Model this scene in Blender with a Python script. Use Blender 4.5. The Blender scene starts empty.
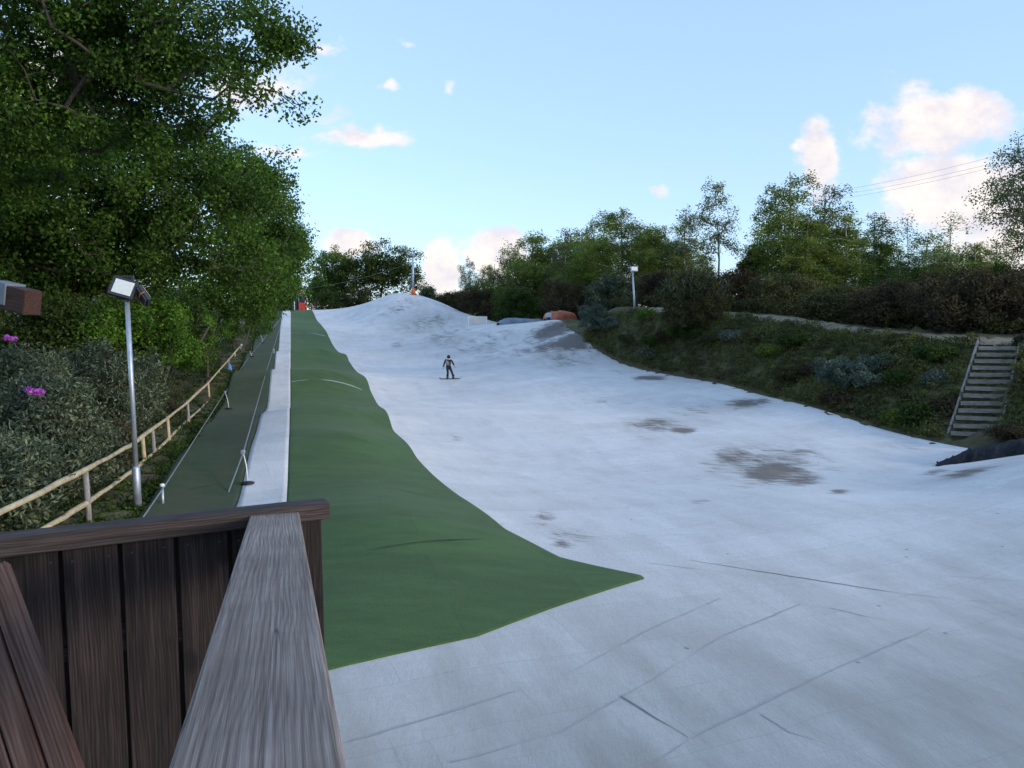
import bpy, math, random
import numpy as np
from mathutils import Vector, Matrix, Euler
R = math.radians
scn = bpy.context.scene
col = scn.collection

# ------------------------------------------------------------------ camera
EYE = 4.3
PITCH = R(3.5)
FPX = 770.0
cd = bpy.data.cameras.new('camera')
cam = bpy.data.objects.new('camera', cd); col.objects.link(cam)
cd.sensor_width = 36.0; cd.lens = FPX / 1024 * 36.0
cd.clip_start = 0.05; cd.clip_end = 3000
cam.location = (0, 0, EYE); cam.rotation_euler = (R(90) - PITCH, 0, 0)
scn.camera = cam

# ------------------------------------------------------------------ exposure
vs = scn.view_settings
vs.view_transform = 'Standard'; vs.look = 'None'; vs.gamma = 1.0
vs.use_curve_mapping = False
vs.exposure = 1.14
scn.cycles.max_bounces = 4; scn.cycles.diffuse_bounces = 2; scn.cycles.adaptive_threshold = 0.02; scn.cycles.glossy_bounces = 2; scn.cycles.transmission_bounces = 3; scn.cycles.transparent_max_bounces = 4

# ------------------------------------------------------------------ sky
SUN_EL, SUN_AZ = R(12), R(118)       # azimuth measured from +Y towards +X: low light from behind on the right
def ray(px, py):
    u, v = (px - 512) / FPX, (384 - py) / FPX
    d = Vector((u, math.cos(PITCH) + v * math.sin(PITCH), -math.sin(PITCH) + v * math.cos(PITCH)))
    return d / d.y
def at(px, py, Y):
    d = ray(px, py)
    return Vector((d.x * Y, Y, EYE + d.z * Y))

world = bpy.data.worlds.new('World'); scn.world = world; world.use_nodes = True
wt = world.node_tree; wn = wt.nodes; wl = wt.links
wn.clear()
def N(t, typ, **kw):
    n = t.nodes.new(typ)
    for k, v in kw.items(): setattr(n, k, v)
    return n
def mth(t, op, a, b=None, c=None, clamp=False):
    n = N(t, 'ShaderNodeMath', operation=op, use_clamp=clamp)
    for i, q in enumerate((a, b, c)):
        if q is None: continue
        if isinstance(q, (int, float)): n.inputs[i].default_value = q
        else: t.links.new(q, n.inputs[i])
    return n.outputs[0]
def mixc(t, fac, a, b, blend='MIX'):
    n = N(t, 'ShaderNodeMix', data_type='RGBA', blend_type=blend)
    for i, q in ((0, fac), (6, a), (7, b)):
        if isinstance(q, (int, float)): n.inputs[i].default_value = q
        elif isinstance(q, tuple): n.inputs[i].default_value = q if len(q) == 4 else (*q, 1)
        else: t.links.new(q, n.inputs[i])
    return n.outputs[2]
def ramp(t, fac, stops, interp='LINEAR'):
    n = N(t, 'ShaderNodeValToRGB'); e = n.color_ramp; e.interpolation = interp
    while len(e.elements) < len(stops): e.elements.new(0.5)
    for q, (p, c) in zip(e.elements, stops):
        q.position = p; q.color = (*c, 1) if len(c) == 3 else c
    t.links.new(fac, n.inputs[0])
    return n.outputs[0]
def noise(t, vec, scale, detail=4, rough=0.55, dist=0.0):
    n = N(t, 'ShaderNodeTexNoise'); n.inputs['Scale'].default_value = scale
    n.inputs['Detail'].default_value = detail; n.inputs['Roughness'].default_value = rough
    n.inputs['Distortion'].default_value = dist
    if vec is not None: t.links.new(vec, n.inputs['Vector'])
    return n
def mapping(t, vec, scale=(1, 1, 1), loc=(0, 0, 0), rot=(0, 0, 0)):
    n = N(t, 'ShaderNodeMapping'); n.inputs['Scale'].default_value = scale
    n.inputs['Location'].default_value = loc; n.inputs['Rotation'].default_value = rot
    t.links.new(vec, n.inputs['Vector'])
    return n.outputs[0]

def stretch(t, vec, rot, sx, sy):      # turn by rot, then lengthen the pattern by sx, sy
    n = N(t, 'ShaderNodeMapping', vector_type='TEXTURE'); n.inputs['Rotation'].default_value = (0, 0, rot)
    n.inputs['Scale'].default_value = (sx, sy, 1); t.links.new(vec, n.inputs['Vector'])
    return n.outputs[0]
sky = N(wt, 'ShaderNodeTexSky', sky_type='NISHITA', sun_disc=False)
sky.sun_elevation = SUN_EL; sky.sun_rotation = SUN_AZ
sky.altitude = 0; sky.air_density = 1.0; sky.dust_density = 0.6; sky.ozone_density = 2.0
tc = N(wt, 'ShaderNodeTexCoord')
sep = N(wt, 'ShaderNodeSeparateXYZ'); wl.new(tc.outputs['Generated'], sep.inputs[0])
yy = mth(wt, 'MAXIMUM', sep.outputs[1], 0.05)
uu = mth(wt, 'DIVIDE', sep.outputs[0], yy); vv = mth(wt, 'DIVIDE', sep.outputs[2], yy)
cmb = N(wt, 'ShaderNodeCombineXYZ'); wl.new(uu, cmb.inputs[0]); wl.new(vv, cmb.inputs[1])
uv = cmb.outputs[0]
nw = noise(wt, mapping(wt, uv, (1, 1.25, 1)), 7.5, 7, 0.62)
nw2 = noise(wt, mapping(wt, uv, (1, 1.3, 1), (3.1, 1.7, 0.4)), 22, 4, 0.6)
wob = N(wt, 'ShaderNodeVectorMath', operation='MULTIPLY_ADD')
wl.new(nw2.outputs['Color'], wob.inputs[0]); wob.inputs[1].default_value = (0.05, 0.04, 0); wl.new(uv, wob.inputs[2])
# cloud banks: direction of the middle (as measured on the photo), half width, half height, weight
CL = [(935, 125, 64, 38, 1.1), (958, 196, 72, 48, 1.2), (1010, 235, 60, 50, 1.1), (818, 160, 26, 44, .95), (812, 190, 20, 24, .7),
      (497, 256, 30, 30, 1.2), (522, 280, 30, 30, 1.05), (444, 266, 22, 30, 1.05), (440, 292, 26, 24, 1.0), (352, 245, 28, 16, 1.1), (350, 138, 70, 11, .72), (300, 152, 56, 8, .66), (340, 128, 40, 7, .5),
      (262, 90, 60, 30, .75), (318, 118, 34, 16, .5), (393, 84, 16, 10, .6), (452, 86, 12, 9, .62), (412, 46, 20, 9, .5), (325, 52, 24, 12, .5),
      (657, 192, 24, 10, .68), (655, 172, 30, 14, .45), (60, 80, 110, 70, .7), (30, 250, 100, 70, .8), (330, 320, 90, 30, .7), (700, 300, 160, 30, .7),
      (1150, 160, 90, 60, 1.0), (-150, 120, 140, 60, .9), (640, -140, 160, 60, .7)]
acc = None
for px, py, hx, hy, w in CL:
    d = ray(px, py)
    s = N(wt, 'ShaderNodeVectorMath', operation='SUBTRACT'); wl.new(wob.outputs[0], s.inputs[0])
    s.inputs[1].default_value = (d.x + .025, d.z + .02, 0)
    m = N(wt, 'ShaderNodeVectorMath', operation='MULTIPLY'); wl.new(s.outputs[0], m.inputs[0])
    m.inputs[1].default_value = (FPX / hx, FPX / hy, 0)
    q = N(wt, 'ShaderNodeVectorMath', operation='DOT_PRODUCT'); wl.new(m.outputs[0], q.inputs[0]); wl.new(m.outputs[0], q.inputs[1])
    e = mth(wt, 'MULTIPLY', mth(wt, 'EXPONENT', mth(wt, 'MULTIPLY', q.outputs['Value'], -0.8)), w)
    acc = e if acc is None else mth(wt, 'MAXIMUM', acc, e)
dens = mth(wt, 'ADD', acc, mth(wt, 'MULTIPLY', mth(wt, 'SUBTRACT', nw.outputs['Fac'], 0.5), 1.7))
mr = N(wt, 'ShaderNodeMapRange', interpolation_type='SMOOTHSTEP'); wl.new(dens, mr.inputs[0])
mr.inputs[1].default_value = 0.36; mr.inputs[2].default_value = 0.74
front = mth(wt, 'GREATER_THAN', sep.outputs[1], 0.06)
cfac = mth(wt, 'MULTIPLY', mr.outputs[0], front)
cfac = mth(wt, 'MULTIPLY', cfac, 0.95)
hsv = N(wt, 'ShaderNodeHueSaturation'); wl.new(sky.outputs[0], hsv.inputs['Color'])
hsv.inputs['Saturation'].default_value = 0.95; hsv.inputs['Value'].default_value = 1.0
skyc = mixc(wt, 1.0, mixc(wt, 1.0, hsv.outputs[0], (0.7, 0.7, 0.7), 'MULTIPLY'), (1.38, 2.03, 3.1), 'ADD')   # constant blue added to brighten the clear sky
ccol = mixc(wt, ramp(wt, nw2.outputs['Fac'], [(0.35, (0, 0, 0)), (0.62, (1, 1, 1))]), (3.95, 3.75, 4.05), (5.1, 4.65, 4.35))
fin = mixc(wt, cfac, skyc, ccol)
bg = N(wt, 'ShaderNodeBackground'); wl.new(fin, bg.inputs[0]); bg.inputs[1].default_value = 0.10
wo = N(wt, 'ShaderNodeOutputWorld'); wl.new(bg.outputs[0], wo.inputs[0])

# ------------------------------------------------------------------ sun (low evening sun)
sd = bpy.data.lights.new('sun', 'SUN'); sd.energy = 0.9; sd.angle = R(12); sd.color = (1.0, 0.89, 0.76)
sun = bpy.data.objects.new('sun', sd); col.objects.link(sun)
sv = Vector((math.sin(SUN_AZ) * math.cos(SUN_EL), math.cos(SUN_AZ) * math.cos(SUN_EL), math.sin(SUN_EL)))
sun.rotation_euler = (-sv).to_track_quat('-Z', 'Y').to_euler()
sun.location = (40, -20, 30)

# ------------------------------------------------------------------ materials
def new_mat(name):
    m = bpy.data.materials.new(name); m.use_nodes = True
    t = m.node_tree; t.nodes.clear()
    o = N(t, 'ShaderNodeOutputMaterial'); p = N(t, 'ShaderNodeBsdfPrincipled')
    t.links.new(p.outputs[0], o.inputs[0])
    return m, t, p, o
def setc(t, p, c):
    if isinstance(c, tuple): p.inputs['Base Color'].default_value = (*c, 1)
    else: t.links.new(c, p.inputs['Base Color'])
def bump(t, p, h, strength=0.4, dist=0.02):
    b = N(t, 'ShaderNodeBump'); b.inputs['Strength'].default_value = strength; b.inputs['Distance'].default_value = dist
    t.links.new(h, b.inputs['Height']); t.links.new(b.outputs[0], p.inputs['Normal'])
def plain(name, c, rough=0.6, metal=0.0, var=0.12, scale=8):
    m, t, p, o = new_mat(name)
    tcx = N(t, 'ShaderNodeTexCoord')
    n = noise(t, tcx.outputs['Object'], scale, 5)
    lo = tuple(v * (1 - var) for v in c); hi = tuple(min(1, v * (1 + var)) for v in c)
    setc(t, p, ramp(t, n.outputs['Fac'], [(0.3, lo), (0.7, hi)]))
    p.inputs['Roughness'].default_value = rough; p.inputs['Metallic'].default_value = metal
    bump(t, p, n.outputs['Fac'], 0.15, 0.01)
    return m
def leaf_mat(name, a, b, c, trans=0.35, nscale=0.55):
    m, t, p, o = new_mat(name)
    g = N(t, 'ShaderNodeNewGeometry'); tcx = N(t, 'ShaderNodeTexCoord')
    r = ramp(t, g.outputs['Random Per Island'], [(0.0, a), (0.6, b), (1.0, c)])
    n = noise(t, tcx.outputs['Object'], nscale, 3)
    k = ramp(t, n.outputs['Fac'], [(0.36, (0.6, 0.64, 0.66)), (0.64, (1.35, 1.28, 1.1))])
    cc = mixc(t, 1.0, r, k, 'MULTIPLY')
    setc(t, p, cc); p.inputs['Roughness'].default_value = 0.6; p.inputs['Specular IOR Level'].default_value = 0.16
    tr = N(t, 'ShaderNodeBsdfTranslucent'); t.links.new(mixc(t, 1.0, cc, (1.25, 1.3, 0.7), 'MULTIPLY'), tr.inputs[0])
    mx = N(t, 'ShaderNodeMixShader'); mx.inputs[0].default_value = trans
    t.links.new(p.outputs[0], mx.inputs[1]); t.links.new(tr.outputs[0], mx.inputs[2]); t.links.new(mx.outputs[0], o.inputs[0])
    return m
def bark_mat(name, a, b, scale=(9, 9, 2)):
    m, t, p, o = new_mat(name)
    tcx = N(t, 'ShaderNodeTexCoord')
    n = noise(t, mapping(t, tcx.outputs['Object'], scale), 2.0, 6, 0.6)
    setc(t, p, ramp(t, n.outputs['Fac'], [(0.35, a), (0.65, b)])); p.inputs['Roughness'].default_value = 0.9
    bump(t, p, n.outputs['Fac'], 0.6, 0.03)
    return m
def wood_mat(name, dark, mid, light, axis=2, knots=True, rough=0.75, fine=1.0, thin=1, rings=0.4):
    m, t, p, o = new_mat(name)
    tcx = N(t, 'ShaderNodeTexCoord'); oi = N(t, 'ShaderNodeObjectInfo')
    off = N(t, 'ShaderNodeVectorMath', operation='MULTIPLY_ADD')
    cb = N(t, 'ShaderNodeCombineXYZ')
    for i in range(3): t.links.new(oi.outputs['Random'], cb.inputs[i])
    t.links.new(cb.outputs[0], off.inputs[0]); off.inputs[1].default_value = (7.3, 11.1, 5.7); t.links.new(tcx.outputs['Object'], off.inputs[2])
    s = [1, 1, 1]; s[axis] = 0.08
    wv = noise(t, mapping(t, off.outputs[0], tuple(s)), 4.0, 2, 0.5)
    dv = N(t, 'ShaderNodeVectorMath', operation='MULTIPLY_ADD'); t.links.new(wv.outputs['Color'], dv.inputs[0])
    dv.inputs[1].default_value = (0.03, 0.03, 0.03); t.links.new(off.outputs[0], dv.inputs[2])
    s2 = [30 * fine] * 3; s2[axis] = 0.9
    g1 = noise(t, mapping(t, dv.outputs[0], tuple(s2)), 2.2, 5, 0.65, 0.3)
    s3 = [90 * fine] * 3; s3[axis] = 3
    g2 = noise(t, mapping(t, dv.outputs[0], tuple(s3)), 2.0, 3, 0.6)
    f = mth(t, 'ADD', mth(t, 'MULTIPLY', g1.outputs['Fac'], 0.6), mth(t, 'MULTIPLY', g2.outputs['Fac'], 0.4))
    # growth rings: thin lines running along the board, bending with a slow noise
    across = [a_ for a_ in (0, 1, 2) if a_ not in (axis, thin)][0]
    sx = N(t, 'ShaderNodeSeparateXYZ'); t.links.new(off.outputs[0], sx.inputs[0])
    s4 = [5.0] * 3; s4[axis] = 0.9
    ph = noise(t, mapping(t, off.outputs[0], tuple(s4)), 1.0, 3, 0.55)
    ang = mth(t, 'ADD', mth(t, 'MULTIPLY', sx.outputs[across], 2 * math.pi / 0.0085), mth(t, 'MULTIPLY', ph.outputs['Fac'], 70.0))
    rg = mth(t, 'POWER', mth(t, 'ADD', mth(t, 'MULTIPLY', mth(t, 'SINE', ang), 0.5), 0.5), 1.8)
    f = mth(t, 'ADD', f, mth(t, 'MULTIPLY', mth(t, 'SUBTRACT', 0.4, rg), 0.22 * rings / 0.4))
    s5 = [26.0] * 3; s5[axis] = 0.7
    ck = noise(t, mapping(t, dv.outputs[0], tuple(s5), (3, 5, 1)), 1.0, 2, 0.4)
    crack = ramp(t, mth(t, 'ABSOLUTE', mth(t, 'SUBTRACT', ck.outputs['Fac'], 0.62)), [(0.0, (1, 1, 1)), (0.006, (0, 0, 0))])
    c = ramp(t, f, [(0.34, dark), (0.5, mid), (0.66, light)])
    blot = noise(t, off.outputs[0], 3.0, 4, 0.6)
    c = mixc(t, 1.0, c, ramp(t, blot.outputs['Fac'], [(0.3, (.72, .7, .72)), (0.7, (1.2, 1.2, 1.2))]), 'MULTIPLY')
    if knots:
        vo = N(t, 'ShaderNodeTexVoronoi', voronoi_dimensions='2D'); vo.inputs['Scale'].default_value = 1.0
        kc = N(t, 'ShaderNodeCombineXYZ'); sd_ = N(t, 'ShaderNodeSeparateXYZ'); t.links.new(dv.outputs[0], sd_.inputs[0])
        t.links.new(mth(t, 'MULTIPLY', sd_.outputs[across], 4.6), kc.inputs[0]); t.links.new(mth(t, 'MULTIPLY', sd_.outputs[axis], 2.4), kc.inputs[1]); t.links.new(kc.outputs[0], vo.inputs['Vector'])
        kf = ramp(t, vo.outputs['Distance'], [(0.05, (1, 1, 1)), (0.075, (.75, .75, .75)), (0.12, (0, 0, 0))])
        c = mixc(t, mth(t, 'MULTIPLY', kf, 0.75), c, tuple(v * 0.45 for v in dark))
    c = mixc(t, mth(t, 'MULTIPLY', crack, 0.8), c, tuple(v * 0.35 for v in dark))
    setc(t, p, c); p.inputs['Roughness'].default_value = rough; p.inputs['Specular IOR Level'].default_value = 0.3
    bump(t, p, f, 0.7, 0.004)
    return m

M = {}
M['steel'] = plain('galvanised_steel', (0.42, 0.46, 0.52), 0.45, 0.6, 0.15, 5)
M['cap_metal'] = plain('dull_metal_cap', (0.16, 0.18, 0.21), 0.6, 0.3)
M['dark_steel'] = plain('dark_powder_coat', (0.03, 0.032, 0.04), 0.5, 0.2)
M['lamp_glass'] = plain('lamp_lens', (0.6, 0.63, 0.6), 0.3, 0.0, 0.08, 20)
M['copper'] = plain('rusty_bracket', (0.38, 0.16, 0.07), 0.7, 0.2)
M['black'] = plain('black_rubber', (0.012, 0.012, 0.014), 0.6)
M['white_paint'] = plain('white_paint', (0.75, 0.75, 0.74), 0.5, 0, 0.06)
M['red'] = plain('red_paint', (0.62, 0.05, 0.03), 0.45)
M['orange'] = plain('orange_plastic', (0.75, 0.16, 0.05), 0.5)
M['pink'] = plain('faded_pink_paint', (0.75, 0.42, 0.42), 0.6)
M['brick_red'] = plain('weathered_red_sheet', (0.42, 0.12, 0.07), 0.7, 0, 0.25, 3)
M['blue_tarp'] = plain('blue_grey_tarp', (0.16, 0.21, 0.27), 0.5, 0, 0.3, 2)
M['blue'] = plain('blue_cloth', (0.12, 0.25, 0.6), 0.8)
M['cable'] = plain('cable', (0.25, 0.26, 0.28), 0.5, 0.4)
M['wire'] = plain('power_wire', (0.30, 0.30, 0.33), 0.6)
M['yellow_wood'] = wood_mat('peeled_yellow_pole', (0.38, 0.29, 0.16), (0.52, 0.415, 0.25), (0.64, 0.54, 0.36), 2, False, 0.7, 0.6)
M['grey_wood'] = wood_mat('weathered_grey_pole', (0.17, 0.15, 0.14), (0.28, 0.26, 0.25), (0.40, 0.38, 0.36), 2, False, 0.85, 0.6)
M['dark_wood'] = wood_mat('dark_stained_board', (0.007, 0.0044, 0.0044), (0.020, 0.0132, 0.0130), (0.050, 0.036, 0.035), 2, True, .75, 1, 1, .16)
M['brown_wood'] = wood_mat('brown_stained_board', (0.035, 0.017, 0.012), (0.085, 0.045, 0.033), (0.15, 0.09, 0.07), 2, True, .75, 1, 1, .15)
M['dark_red_wood'] = wood_mat('dark_red_stained_timber', (0.022, 0.009, 0.006), (0.05, 0.022, 0.015), (0.10, 0.05, 0.036), 0)
M['rail_wood'] = wood_mat('rail_board', (0.019, 0.0125, 0.011), (0.046, 0.033, 0.029), (0.10, 0.076, 0.068), 0, True, .75, 1, 1, .15)
M['beam_wood'] = wood_mat('bleached_handrail', (0.13, 0.098, 0.08), (0.225, 0.178, 0.15), (0.36, 0.30, 0.262), 1, False, 0.85, 3.0, 2, 0.15)
M['bark'] = bark_mat('oak_bark', (0.03, 0.025, 0.02), (0.09, 0.075, 0.06))
M['birch_bark'] = bark_mat('birch_bark', (0.14, 0.13, 0.12), (0.45, 0.43, 0.41), (2, 2, 9))
M['grey_bark'] = bark_mat('grey_bark', (0.09, 0.085, 0.08), (0.22, 0.21, 0.20))
M['oak_leaf'] = leaf_mat('oak_leaf', (0.032, 0.075, 0.014), (0.06, 0.122, 0.022), (0.105, 0.195, 0.038))
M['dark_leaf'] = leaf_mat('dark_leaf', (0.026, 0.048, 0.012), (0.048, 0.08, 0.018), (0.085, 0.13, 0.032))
M['bright_leaf'] = leaf_mat('bright_leaf', (0.05, 0.12, 0.016), (0.09, 0.19, 0.026), (0.14, 0.25, 0.045))
M['birch_leaf'] = leaf_mat('birch_leaf', (0.085, 0.13, 0.026), (0.15, 0.205, 0.045), (0.23, 0.275, 0.075), 0.45)
M['grey_leaf'] = leaf_mat('aspen_leaf', (0.07, 0.10, 0.05), (0.125, 0.16, 0.08), (0.19, 0.22, 0.125))
M['hedge_leaf'] = leaf_mat('hedge_leaf', (0.038, 0.038, 0.018), (0.066, 0.072, 0.03), (0.125, 0.12, 0.06))
M['hedge_brown'] = leaf_mat('hedge_brown', (0.05, 0.034, 0.022), (0.075, 0.058, 0.038), (0.12, 0.105, 0.066))
M['rhodo_leaf'] = leaf_mat('rhododendron_leaf', (0.034, 0.05, 0.028), (0.085, 0.11, 0.07), (0.22, 0.25, 0.18), 0.2)
M['silver_leaf'] = leaf_mat('silver_leaf', (0.06, 0.085, 0.07), (0.11, 0.145, 0.125), (0.19, 0.23, 0.20), 0.2)
M['cover_leaf'] = leaf_mat('cover_leaf', (0.09, 0.062, 0.036), (0.085, 0.10, 0.036), (0.15, 0.175, 0.06), 0.25, 0.45)
M['red_leaf'] = leaf_mat('copper_leaf', (0.05, 0.02, 0.018), (0.085, 0.04, 0.03), (0.13, 0.07, 0.05))
M['flower'] = leaf_mat('purple_flower', (0.35, 0.07, 0.5), (0.5, 0.12, 0.65), (0.65, 0.25, 0.8), 0.3)
M['skin'] = plain('skin', (0.55, 0.35, 0.27), 0.6)
M['black_cloth'] = plain('black_cloth', (0.012, 0.012, 0.016), 0.85)
M['grey_cloth'] = plain('grey_cloth', (0.22, 0.22, 0.24), 0.85)

def mat_white():
    m, t, p, o = new_mat('white_brush_matting')
    tcx = N(t, 'ShaderNodeTexCoord'); P = tcx.outputs['Object']
    big = noise(t, P, 0.16, 5, 0.6)
    mid = noise(t, stretch(t, P, R(16), 1.0, 3.5), 1.3, 6, 0.62)
    fine = noise(t, P, 60, 3, 0.7)
    grain = noise(t, mapping(t, P, (1, 0.25, 1), (0, 0, 0), (0, 0, R(40))), 26, 4, 0.7)
    c = ramp(t, big.outputs['Fac'], [(0.3, (0.64, 0.615, 0.612)), (0.7, (0.76, 0.735, 0.73))])
    c = mixc(t, 1.0, c, ramp(t, mid.outputs['Fac'], [(0.25, (.86, .855, .85)), (0.55, (1, 1, 1)), (0.8, (1.05, 1.05, 1.05))]), 'MULTIPLY')
    patch = noise(t, stretch(t, P, R(28), 1.6, 1.0), 0.55, 7, 0.66)
    c = mixc(t, 1.0, c, ramp(t, patch.outputs['Fac'], [(0.3, (.89, .885, .88)), (0.5, (1, 1, 1)), (0.7, (1.04, 1.04, 1.04))]), 'MULTIPLY')
    wv_ = noise(t, P, 0.5, 3, 0.5); wp = N(t, 'ShaderNodeVectorMath', operation='MULTIPLY_ADD'); t.links.new(wv_.outputs['Color'], wp.inputs[0]); wp.inputs[1].default_value = (.35, .35, 0); t.links.new(P, wp.inputs[2])
    for rt_, bw_, rh_ in ((24, 2.6, 1.25), (16, 0.5, 0.25)):       # panels, and the tiles inside them
        br = N(t, 'ShaderNodeTexBrick'); t.links.new(stretch(t, wp.outputs[0], R(rt_), 1, 1), br.inputs['Vector']); br.inputs['Scale'].default_value = 1.0
        big_ = bw_ > 1
        br.inputs['Brick Width'].default_value = bw_; br.inputs['Row Height'].default_value = rh_; br.inputs['Mortar Size'].default_value = .012 if big_ else .01; br.inputs['Mortar Smooth'].default_value = .6
        lo_, hi_, mo_ = ((.93, .93, .925, 1), (1.03, 1.03, 1.03, 1), (.80, .80, .80, 1)) if big_ else ((.965, .965, .965, 1), (1.02, 1.02, 1.02, 1), (.91, .91, .91, 1))
        br.inputs['Color1'].default_value = lo_; br.inputs['Color2'].default_value = hi_; br.inputs['Mortar'].default_value = mo_
        c = mixc(t, 1.0, c, br.outputs['Color'], 'MULTIPLY')
    c = mixc(t, 1.0, c, ramp(t, grain.outputs['Fac'], [(0.25, (.86, .86, .86)), (0.6, (1.04, 1.04, 1.04))]), 'MULTIPLY')
    c = mixc(t, 1.0, c, ramp(t, fine.outputs['Fac'], [(0.3, (.80, .80, .80)), (0.7, (1.12, 1.12, 1.12))]), 'MULTIPLY')
    # wear and grime on the flat run-out (attribute) and moss stains (attribute x streaks)
    a1 = N(t, 'ShaderNodeAttribute', attribute_name='grime'); a2 = N(t, 'ShaderNodeAttribute', attribute_name='moss')
    gr = mth(t, 'MULTIPLY', a1.outputs['Fac'], ramp(t, mid.outputs['Fac'], [(0.3, (1, 1, 1)), (0.7, (.62, .62, .62))]))
    c = mixc(t, gr, c, (0.25, 0.238, 0.212))
    st = noise(t, stretch(t, P, R(16), 1.0, 3.2), 1.5, 6, 0.62, 0.5)
    st2 = noise(t, stretch(t, P, R(-20), 3.0, .8), 3.2, 7, 0.72, 0.8)
    mo = mth(t, 'ADD', mth(t, 'ADD', a2.outputs['Fac'], mth(t, 'MULTIPLY', mth(t, 'SUBTRACT', st2.outputs['Fac'], 0.5), 2.6)), mth(t, 'MULTIPLY', mth(t, 'SUBTRACT', st.outputs['Fac'], 0.5), 1.9))
    mf = N(t, 'ShaderNodeMapRange', interpolation_type='SMOOTHSTEP'); t.links.new(mo, mf.inputs[0])
    mf.inputs[1].default_value = 0.3; mf.inputs[2].default_value = 1.15
    gate = mth(t, 'MULTIPLY', a2.outputs['Fac'], 3.0, clamp=True)
    mff = mth(t, 'MULTIPLY', mth(t, 'MULTIPLY', mf.outputs[0], gate), 0.9)
    c = mixc(t, mff, c, mixc(t, ramp(t, st.outputs['Fac'], [(0.28, (0, 0, 0)), (0.47, (1, 1, 1))]), (0.13, 0.068, 0.034), (0.035, 0.019, 0.012)))
    # scattered specks of litter
    vo = N(t, 'ShaderNodeTexVoronoi', voronoi_dimensions='2D'); vo.inputs['Scale'].default_value = 0.62; t.links.new(wp.outputs[0], vo.inputs['Vector'])
    spk = ramp(t, vo.outputs['Distance'], [(0.014, (1, 1, 1)), (0.026, (0, 0, 0))], 'EASE')
    sx_ = N(t, 'ShaderNodeSeparateColor'); t.links.new(vo.outputs['Color'], sx_.inputs[0]); spk = mth(t, 'MULTIPLY', spk, mth(t, 'GREATER_THAN', sx_.outputs[0], 0.55))
    c = mixc(t, mth(t, 'MULTIPLY', spk, 0.7), c, (0.12, 0.10, 0.09))
    setc(t, p, c); p.inputs['Roughness'].default_value = 0.8
    p.inputs['Sheen Weight'].default_value = 0.15
    h = mth(t, 'ADD', mth(t, 'MULTIPLY', grain.outputs['Fac'], 0.6), mth(t, 'MULTIPLY', fine.outputs['Fac'], 0.5))
    bump(t, p, h, 0.5, 0.015)
    return m
def mat_green(name, a, b, worn=None, sheen=0.25):
    m, t, p, o = new_mat(name)
    tcx = N(t, 'ShaderNodeTexCoord'); P = tcx.outputs['Object']
    big = noise(t, P, 0.35, 4, 0.6)
    mid = noise(t, mapping(t, P, (0.5, 2.0, 1), (0, 0, 0), (0, 0, R(16))), 1.4, 5, 0.6)
    fine = noise(t, P, 45, 3, 0.7)
    f = mth(t, 'ADD', mth(t, 'MULTIPLY', big.outputs['Fac'], 0.4), mth(t, 'MULTIPLY', mid.outputs['Fac'], 0.6))
    c = ramp(t, f, [(0.35, a), (0.65, b)])
    c = mixc(t, 1.0, c, ramp(t, fine.outputs['Fac'], [(0.3, (.72, .72, .72)), (0.7, (1.25, 1.25, 1.25))]), 'MULTIPLY')
    br = N(t, 'ShaderNodeTexBrick'); t.links.new(stretch(t, P, R(16), 1, 1), br.inputs['Vector']); br.inputs['Scale'].default_value = 1.0
    br.inputs['Brick Width'].default_value = 4.4; br.inputs['Row Height'].default_value = 1.0; br.inputs['Mortar Size'].default_value = .012; br.inputs['Mortar Smooth'].default_value = .7
    br.inputs['Color1'].default_value = (.9, .9, .9, 1); br.inputs['Color2'].default_value = (1.06, 1.06, 1.03, 1); br.inputs['Mortar'].default_value = (.72, .72, .72, 1)
    c = mixc(t, 1.0, c, br.outputs['Color'], 'MULTIPLY')
    sc_ = noise(t, stretch(t, P, R(16), 1, 2), 2.3, 7, 0.7)
    c = mixc(t, ramp(t, sc_.outputs['Fac'], [(0.62, (0, 0, 0)), (0.78, (.5, .5, .5))]), c, (0.13, 0.135, 0.07))
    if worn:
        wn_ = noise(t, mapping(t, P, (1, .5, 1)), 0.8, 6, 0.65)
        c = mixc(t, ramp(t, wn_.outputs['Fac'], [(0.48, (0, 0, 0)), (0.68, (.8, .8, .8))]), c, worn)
    setc(t, p, c); p.inputs['Roughness'].default_value = 0.9
    p.inputs['Sheen Weight'].default_value = sheen; p.inputs['Sheen Roughness'].default_value = 0.4
    p.inputs['Sheen Tint'].default_value = (0.75, 0.9, 0.7, 1)
    bump(t, p, fine.outputs['Fac'], 0.6, 0.02)
    return m
def mat_ground():
    m, t, p, o = new_mat('earth_and_grass')
    tcx = N(t, 'ShaderNodeTexCoord'); P = tcx.outputs['Object']
    a = noise(t, P, 0.5, 6, 0.65); b = noise(t, P, 6, 6, 0.7)
    c = ramp(t, a.outputs['Fac'], [(0.35, (0.085, 0.062, 0.04)), (0.5, (0.07, 0.068, 0.03)), (0.68, (0.13, 0.125, 0.055))])
    c = mixc(t, 1.0, c, ramp(t, b.outputs['Fac'], [(0.3, (.55, .55, .55)), (0.7, (1.4, 1.35, 1.2))]), 'MULTIPLY')
    setc(t, p, c); p.inputs['Roughness'].default_value = 0.95
    bump(t, p, b.outputs['Fac'], 0.8, 0.08)
    return m
M['white_mat'] = mat_white()
M['green_mat'] = mat_green('green_carpet', (0.034, 0.076, 0.017), (0.060, 0.122, 0.029), None, 0.06)
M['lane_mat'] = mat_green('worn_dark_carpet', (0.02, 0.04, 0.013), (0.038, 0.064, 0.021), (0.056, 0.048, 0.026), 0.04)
M['ground'] = mat_ground()
M['path'] = plain('sandy_path', (0.23, 0.18, 0.12), 0.95, 0, 0.35, 2.5)
M['seam'] = plain('dark_seam', (0.36, 0.355, 0.36), 0.9)
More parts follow.
